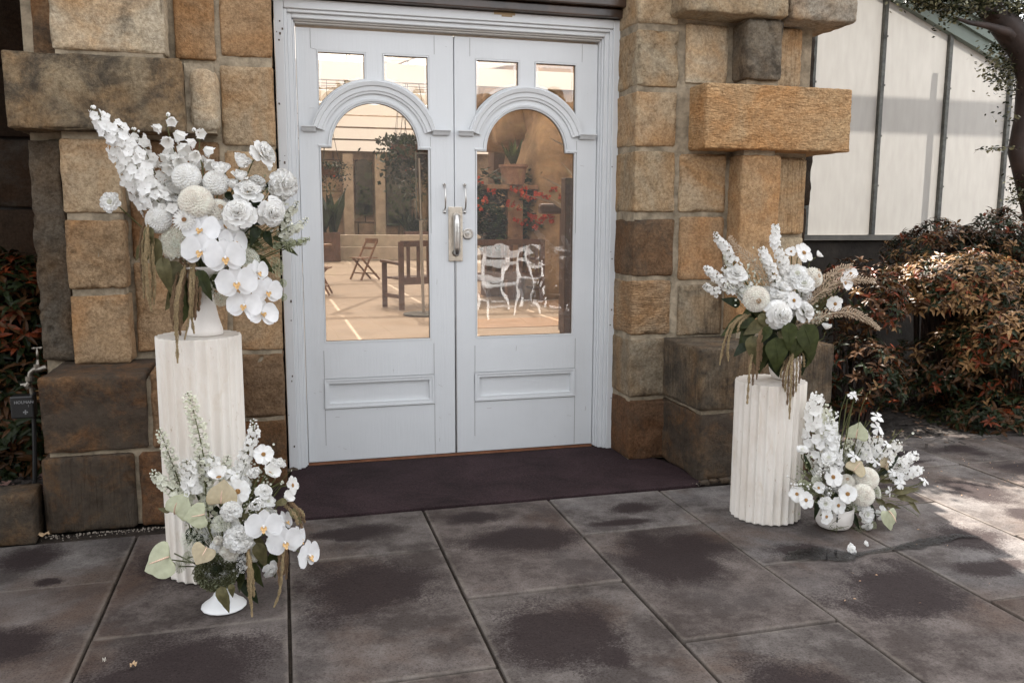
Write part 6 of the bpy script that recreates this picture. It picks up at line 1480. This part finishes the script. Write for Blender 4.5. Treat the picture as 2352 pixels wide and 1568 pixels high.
for (p_) in [[(431,1195),(450,1250),(480,1300)],[(470,1100),(480,1200),(500,1290)],[(590,1100),(560,1180),(520,1300)],[(620,1060),(580,1160),(530,1300)],[(640,1110),(600,1140),(560,1220)],[(400,1270),(440,1290),(480,1310)],[(462,1205),(470,1250),(490,1300)]]:
    MB().tube(a2.path(p_, Y0-.02), .0022, 5).build('stem', STEM, a2.root)
a2.wisps(560, 1180, 40, 30, 70, Y0-.03, mt=UMB, fs=6); a2.wisps(600, 1110, 30, 30, 50, Y0, mt=UMB, fs=7); a2.wisps(520, 1215, 30, 20, 60, Y0-.05, mt=UMBG, fs=6)
for k in range(7): a2.leafv('leafd', 480+k*22, 1190+(k%3)*30, 50, FR.uniform(-140,-40), Y0+.02, tilt=0)

# ------------------------------------------------------------------ arrangement on the short right pedestal
a3 = Arr(empty('flower_arrangement', (1.195,-1.25,.70), 'white and green arrangement with dried foxtails on the short right pedestal', 'flower arrangement', G_), (1.195,-1.26,.72), 0)
Y0 = -1.26
a3.spike([(1642,534),(1652,552),(1668,572),(1690,610),(1720,660)], 5, 12, 12, 1.0, Y0, buds=.18); a3.spike([(1781,516),(1781,540),(1783,562),(1796,600),(1800,650)], 7, 11, 13, 1.2, Y0, buds=.05, bare=.1); a3.spike([(1750,570),(1760,595),(1772,620),(1782,655)], 7, 13, 13, 1.3, Y0-.02, buds=.03); a3.spike([(1620,614),(1636,628),(1656,645),(1680,668)], 6, 12, 12, 1.2, Y0, buds=.05); a3.spike([(1618,656),(1632,664),(1648,672)], 7, 8, 11, 1.3, Y0, buds=.05)
a3.spike([(1803,590),(1803,615),(1806,640),(1808,660)], 8, 13, 13, 1.3, Y0, buds=.03); a3.spike([(1668,612),(1680,635),(1698,660),(1715,685)], 10, 14, 13, 1.2, Y0, buds=.03); a3.spike([(1665,575),(1672,600),(1690,640)], 4, 7, 9, 1.0, Y0+.02, mt=UMB)
a3.spike([(1700,660),(1710,680),(1722,700)], 9, 10, 11, 1.2, Y0, mt=UMB)
a3.F('rose', 1692, 630, 48, Y0-.02, face=(-.2,-.7,.8), v=1)
a3.foxtail([(1678,548),(1700,578),(1728,600),(1752,628),(1770,670)], 8, 17, Y0-.01); a3.foxtail([(2006,646),(1965,642),(1930,646),(1890,668),(1850,700)], 8, 16, Y0-.03); a3.foxtail([(1952,612),(1925,622),(1895,645),(1865,680)], 9, 16, Y0-.01); a3.foxtail([(2018,754),(1995,736),(1960,720),(1920,718),(1865,735),(1825,750)], 6, 16, Y0-.06)
a3.wisps(1735, 640, 20, 24, 90, Y0, mt=UMB, fs=7); a3.wisps(1700, 660, 18, 16, 50, Y0, mt=UMB, fs=7); a3.wisps(1905, 655, 16, 16, 60, Y0-.02, mt=FOX, fs=6); a3.wisps(1885, 725, 12, 8, 30, Y0-.05, mt=UMB, fs=7)
a3.F('cosmos', 1846, 581, 46, Y0, face=(.1,-1,.6), v=1); a3.F('cosmos', 1817, 578, 26, Y0+.01, v=0); a3.F('cosmosc', 1877, 588, 26, Y0, face=(.6,-.5,.7)); a3.F('scab', 1832, 630, 50, Y0-.03, v=0); a3.F('dahliac', 1872, 636, 46, Y0-.02, face=(.4,-1,.4), v=1); a3.F('scab', 1846, 653, 54, Y0-.06, v=1); a3.F('cosmos', 1954, 628, 30, Y0-.02, v=0); a3.F('cosmos', 1941, 650, 36, Y0-.04, face=(.2,-1,.3), v=2); a3.F('cosmos', 1823, 690, 40, Y0-.10, face=(.1,-1,.2), v=1); a3.F('cosmos', 1919, 698, 36, Y0-.05, face=(-.8,-.6,.1), v=2); a3.F('cosmosc', 1897, 756, 32, Y0-.06, face=(.1,-.2,1))
a3.F('dahliac', 1739, 688, 58, Y0-.08, v=1, face=(-.3,-1,-.1)); a3.F('rose', 1795, 664, 50, Y0-.05, face=(0,-.5,1), v=0); a3.F('rose', 1788, 688, 46, Y0-.07, face=(-.1,-.6,.9), v=1); a3.F('rose', 1792, 723, 64, Y0-.13, face=(0,-1,.1), v=2); a3.F('rose', 1848, 714, 54, Y0-.09, face=(.4,-.8,.5), v=0)
for (x, y_, L, an, k, yy, wd) in [(1812,740,62,-88,'leaf',-.15,1.3),(1780,775,76,-80,'leaf',-.13,1.3),(1845,745,80,-68,'leaf',-.12,1.2),(1850,760,70,-80,'leaf',-.10,1.1),(1835,775,56,-100,'leaf',-.12,1.1),(1768,750,44,-120,'leaf',-.12,1.2),(1755,740,52,-150,'leafo',-.09,1.1),(1735,735,50,-160,'leaf',-.06,1),(1730,745,60,-125,'leaf',-.05,1.2),(1715,790,40,-140,'leafd',-.06,1),(1728,770,66,-85,'leafo',-.08,1),(1745,790,64,-80,'leaf',-.05,1.2),(1765,760,80,-95,'leafd',-.03,1.3),(1790,745,40,-30,'leaf',-.12,1.1),(1800,790,70,-100,'leafd',-.06,1.2),(1745,720,40,-60,'leafo',-.10,1),(1735,700,40,-140,'leaf',-.04,1),(1860,790,60,-95,'leaf',-.05,1),(1830,800,60,-80,'leafd',-.03,1.2),(1720,730,70,-150,'leaf',-.03,1.2),(1700,700,44,160,'leafd',0,1),(1775,820,46,-75,'leafd',-.09,1.1),(1790,760,50,-60,'leafo',-.10,.8),(1810,730,50,-140,'leafd',-.05,1)]:
    a3.leafv(k, x, y_, L, an, Y0+yy, tilt=.12, wid=wd)
for (p_, w0, w1, yy, mt) in [([(1715,720),(1680,745),(1662,790),(1653,838)],7,5,-.06,AMAR),([(1718,722),(1690,740),(1674,780),(1673,830)],8,5,-.07,AMAR),([(1712,725),(1684,750),(1672,790),(1670,818)],7,5,-.05,AMAR),([(1712,722),(1676,752),(1664,790),(1658,822)],7,5,-.04,AMARB),([(1722,722),(1700,742),(1694,765)],8,5,-.08,AMAR),
        ([(1762,740),(1744,770),(1740,810),(1738,872)],8,5,-.13,AMARB),([(1760,745),(1748,775),(1744,820),(1742,850)],8,6,-.12,AMARB),([(1758,750),(1750,790),(1748,830)],7,5,-.11,AMARB),
        ([(1730,800),(1722,850),(1718,900),(1716,928)],7,5,-.14,AMAR),([(1728,800),(1720,840),(1722,880)],7,5,-.12,AMARB),([(1735,810),(1730,850),(1729,885)],7,5,-.10,AMARB),
        ([(1822,790),(1818,850),(1815,910),(1813,962)],8,5,-.17,AMAR),([(1826,790),(1808,850),(1803,900)],8,6,-.16,AMAR),([(1820,800),(1822,860),(1822,910)],8,6,-.15,AMARB),([(1830,800),(1830,850),(1828,900)],8,5,-.14,AMAR),([(1835,800),(1838,840),(1835,880)],8,5,-.13,AMARB),([(1818,800),(1812,860),(1808,930)],8,5,-.16,AMARB),([(1815,805),(1800,860),(1799,890)],7,5,-.14,AMARB),([(1842,790),(1846,820),(1847,842)],7,5,-.10,AMAR),([(1812,810),(1795,850),(1794,868)],6,4,-.12,AMAR)]:
    a3.rope(p_, w0, w1, [Y0+yy*.4]+[Y0+yy]*(len(p_)-1), mt)
for k in range(6): a3.leafv('leafd', 1740+k*22, 690+(k%2)*25, 60, FR.uniform(-140,-40), Y0+.02, tilt=0)

# ------------------------------------------------------------------ low arrangement right
a4 = Arr(empty('flower_arrangement', (1.322,-1.47,.09), 'low meadow arrangement of cosmos and stock spilling right from the low white bowl', 'flower arrangement', G_), (1.32,-1.46,.10), 0)
Y0 = -1.45
a4.spike([(1878,902),(1874,925),(1868,960),(1868,1000),(1874,1040),(1885,1080)], 8, 21, 24, 1.0, Y0+.02, buds=.08, name='stock_spike', label='tall white stock spike beside the pedestal'); a4.spike([(1893,930),(1896,960),(1900,1000),(1905,1060)], 9, 18, 20, 1.0, Y0+.05, mt=PETG, name='stock_spike')
a4.spike([(1917,944),(1908,975),(1910,1010),(1914,1050),(1915,1080)], 11, 18, 15, 1.3, Y0, buds=.2); a4.spike([(1983,992),(1985,1020),(1984,1050)], 11, 17, 15, 1.3, Y0, buds=.02); a4.spike([(2018,1000),(2014,1024),(2008,1045)], 9, 16, 14, 1.3, Y0, buds=.12); a4.spike([(2066,1012),(2052,1030),(2036,1048)], 6, 14, 13, 1.2, Y0, buds=.3); a4.spike([(2106,1040),(2085,1056),(2062,1070)], 6, 12, 13, 1.2, Y0, buds=.1); a4.spike([(2120,1078),(2090,1085),(2055,1096)], 5, 13, 13, 1.2, Y0, buds=.2); a4.spike([(1952,1005),(1948,1030),(1945,1060)], 6, 10, 10, 1.0, Y0+.04, mt=UMB)
for (x, y_, d_, fc) in [(1957,906,20,(-.6,-.5,.6)),(1968,913,20,(.6,-.5,.2)),(2017,957,34,(.2,-.6,.9)),(2017,983,34,(.2,-.8,.7)),(2067,1110,28,(.1,-.7,.6)),(2123,1103,24,(.3,-.7,.7)),(1962,1047,30,(0,-.6,.8)),(2044,1128,24,(.5,-.8,.1)),(2028,1178,34,(.1,-1,.3)),(2038,1020,20,(0,-.5,.8)),(2010,1060,24,(.1,-.6,.8)),(2050,1085,20,(0,-.7,.6)),(2045,1062,16,(.2,-.6,.7))]:
    a4.F('dian', x, y_, d_, Y0-.04, face=fc)
a4.F('scab', 1903, 1052, 36, Y0-.05, v=0); a4.F('scab', 1843, 1033, 30, Y0-.06, face=(-.2,-.4,.9), v=1)
a4.F('cosmos', 1913, 1095, 44, Y0-.09, face=(-.05,-1,.4), v=1); a4.F('cosmos', 1830, 1134, 36, Y0-.09, face=(-.3,-1,.4), v=0); a4.F('cosmos', 1851, 1148, 38, Y0-.11, face=(-.1,-1,.4), v=1); a4.F('cosmos', 1880, 1120, 28, Y0-.08, face=(-.3,-1,.5), v=2); a4.F('cosmos', 1947, 1134, 42, Y0-.12, face=(-.5,-.8,.4), v=2); a4.F('cosmos', 1925, 1160, 38, Y0-.12, face=(.1,-1,.2), v=1); a4.F('scab', 1897, 1157, 36, Y0-.13, v=1); a4.F('cosmos', 1898, 1186, 32, Y0-.14, face=(0,-1,.2), v=0); a4.F('scab', 1989, 1180, 44, Y0-.12, face=(.1,-1,.2), v=0); a4.F('rose', 1995, 1207, 24, Y0-.09, face=(.3,-.8,-.4))
a4.F('dahliac', 1994, 1096, 48, Y0-.08, v=0); a4.F('dahliac', 1985, 1135, 48, Y0-.12, v=0); a4.F('dahliac', 1946, 1104, 34, Y0-.05, v=1)
a4.F('qal', 2019, 1126, 38, Y0-.06, face=(.5,-.7,.4), v=0); a4.F('qalg', 1861, 1118, 32, Y0-.05, v=0); a4.F('qalg', 1985, 1212, 30, Y0-.08, face=(.2,-.4,.9)); a4.F('qalg', 1842, 1110, 26, Y0-.05); a4.F('qalg', 2005, 1208, 22, Y0-.08); a4.F('qal', 1875, 1100, 24, Y0-.06); a4.F('qalg', 1962, 1170, 24, Y0-.06)
a4.F('anth', 1968, 1000, 46, Y0-.03, face=(-.6,-.7,.3), spin=3.0); a4.F('anthb', 1964, 1078, 44, Y0-.07, face=(-.2,-.7,.7), spin=2.4); a4.F('anthb', 2033, 1068, 42, Y0-.02, face=(.4,-.9,.2), spin=2.7); a4.F('anth', 2042, 1180, 52, Y0-.10, face=(.3,-1,.3), spin=-.0, v=1)
for (x, y_, n_) in [(1828,1112,8),(1850,1117,7),(1896,1070,14),(1886,1082,10),(1922,1170,9),(1903,1128,7),(1920,1180,8)]:
    m = MB()
    for q in range(n_):
        p = at(x+FR.gauss(0,7), y_+FR.gauss(0,6), Y0-.10+FR.uniform(-.01,.01)); m.add(*ico(p, FR.uniform(.004,.0068)*.8), None, 0); m.tube([p, p.lerp(a4.hub,.4)], .0007, 3, 1, cap=False)
    m.build('button_flower_cluster', [PET, STEM], a4.root, smooth=True)
for (p_) in [[(1945,903),(1930,950),(1925,1000)],[(1966,912),(1950,950),(1930,1010)],[(1993,902),(1975,950),(1968,1010)],[(1957,938),(1945,980),(1942,1020)],[(2020,935),(2000,965),(1980,990)],[(2072,985),(2050,1010),(2020,1050)],[(2056,1000),(2040,1020),(2010,1060)],[(2123,1106),(2090,1130),(2050,1140)],[(2112,1126),(2070,1134),(2030,1140)],[(2085,1150),(2050,1140),(2010,1140)],[(2110,1185),(2070,1160),(2020,1140)],[(1990,965),(1985,980),(1980,1000)],[(1908,1186),(1925,1215),(1945,1240),(1953,1254)]]:
    MB().tube(a4.path(p_, Y0-.03), [.0012]*(14*(len(p_)-1)+1), 5).build('stem', STEM, a4.root)
for (x, y_, L, an, k, yy) in [(2050,1130,60,10,'leafo',-.03),(2070,1135,40,25,'leafo',-.03),(2085,1150,40,-40,'leafo',-.03),(2060,1140,50,-10,'leafo',-.03),(1996,905,12,70,'leafo',-.03),(2048,1002,18,60,'leafo',-.03),(1950,1170,50,-60,'leafd',-.06),(1920,1130,50,-90,'leafd',-.04),(1880,1140,50,-100,'leafd',-.04),(1950,1080,60,80,'leafd',.02),(1860,1080,40,110,'leafd',0),(1990,1150,50,-60,'leafd',-.04),(2000,1070,60,80,'leafd',.0),(1930,1060,60,95,'leafd',.03),(2020,1090,60,45,'leafd',0)]:
    a4.leafv(k, x, y_, L, an, Y0+yy, tilt=.1, wid=.5)
a4.wisps(1960, 1060, 45, 30, 130, Y0, flower=False, name='grass_stems'); a4.wisps(1850, 1090, 14, 25, 50, Y0, mt=UMBG, fs=6); a4.wisps(2010, 1045, 40, 24, 70, Y0, mt=UMB, fs=7); a4.wisps(1940, 1140, 50, 22, 70, Y0-.05, mt=UMBG, fs=5)
tw = MB()
for k in range(12): q = at(1925+FR.uniform(-14,14), 1205+FR.uniform(-10,10), Y0-.10); tw.tube([q, q+Vector((FR.uniform(-.02,.02),-.004,FR.uniform(-.015,.015))), q+Vector((FR.uniform(-.03,.03),-.004,FR.uniform(-.02,.01)))], .0008, 4)
tw.build('twig', STEM, a4.root)
# blooms fallen on the paving, dark patches
def fallen(kind, px, py, dia, lab, v=0):
    p = atz(px, py, .012); k = dia*(CAM-p).length/FOC*1.05; me = B[kind][v]
    o = put(me, 'fallen_'+NAME[kind], None, Matrix.Translation(p) @ Matrix.Rotation(radians(60),4,'X') @ RZ(1.1) @ Matrix.Scale(k,4)); tag(o, lab, 'flower')
fallen('lisi', 1954, 1262, 26, 'white bloom lying on the paving in front of the low bowl'); fallen('lisi', 1989, 1248, 12, 'tiny pinkish white bud fallen on the paving right of the bloom', 2)
# fuller greenery and small flowers between the big blooms
for arr, n_, cx_, cy_, sx_, sy_, y0_, ks in ((a1, 26, 520, 520, 80, 60, -1.25, ('leafd','leaf')), (a2, 26, 540, 1200, 70, 60, -1.56, ('leafd','leafo','leaf')), (a3, 16, 1790, 715, 50, 40, -1.23, ('leafd','leaf')), (a4, 22, 1945, 1120, 60, 45, -1.42, ('leafd','leafo'))):
    for k in range(n_):
        x = cx_+FR.gauss(0,sx_*.6); y = cy_+FR.gauss(0,sy_*.6); an = math.degrees(math.atan2(-(y-cy_-20), x-cx_))+FR.uniform(-40,40)
        arr.leafv(FR.choice(ks), x, y, FR.uniform(24,52), an, y0_+FR.uniform(-.01,.05), tilt=FR.uniform(-.2,.3), wid=FR.uniform(.5,.9))
for (x, y, d_) in [(470,450,40),(530,470,42),(480,540,40),(400,470,44),(590,420,40),(450,420,36),(640,455,36),(555,520,38)]: a1.F('peony', x, y, d_, -1.27)
for (x, y, d_) in [(560,1110,34),(500,1215,32),(580,1200,36),(470,1225,30),(620,1180,34)]: a2.F('peony', x, y, d_, -1.60)
for (x, y, d_) in [(1760,670,34),(1820,712,34),(1850,680,34),(1775,700,34)]: a3.F('peony', x, y, d_, -1.27)
for (x, y, d_) in [(1925,1120,26),(1960,1100,26),(1970,1160,28),(1900,1130,22)]: a4.F('peony', x, y, d_, -1.47)
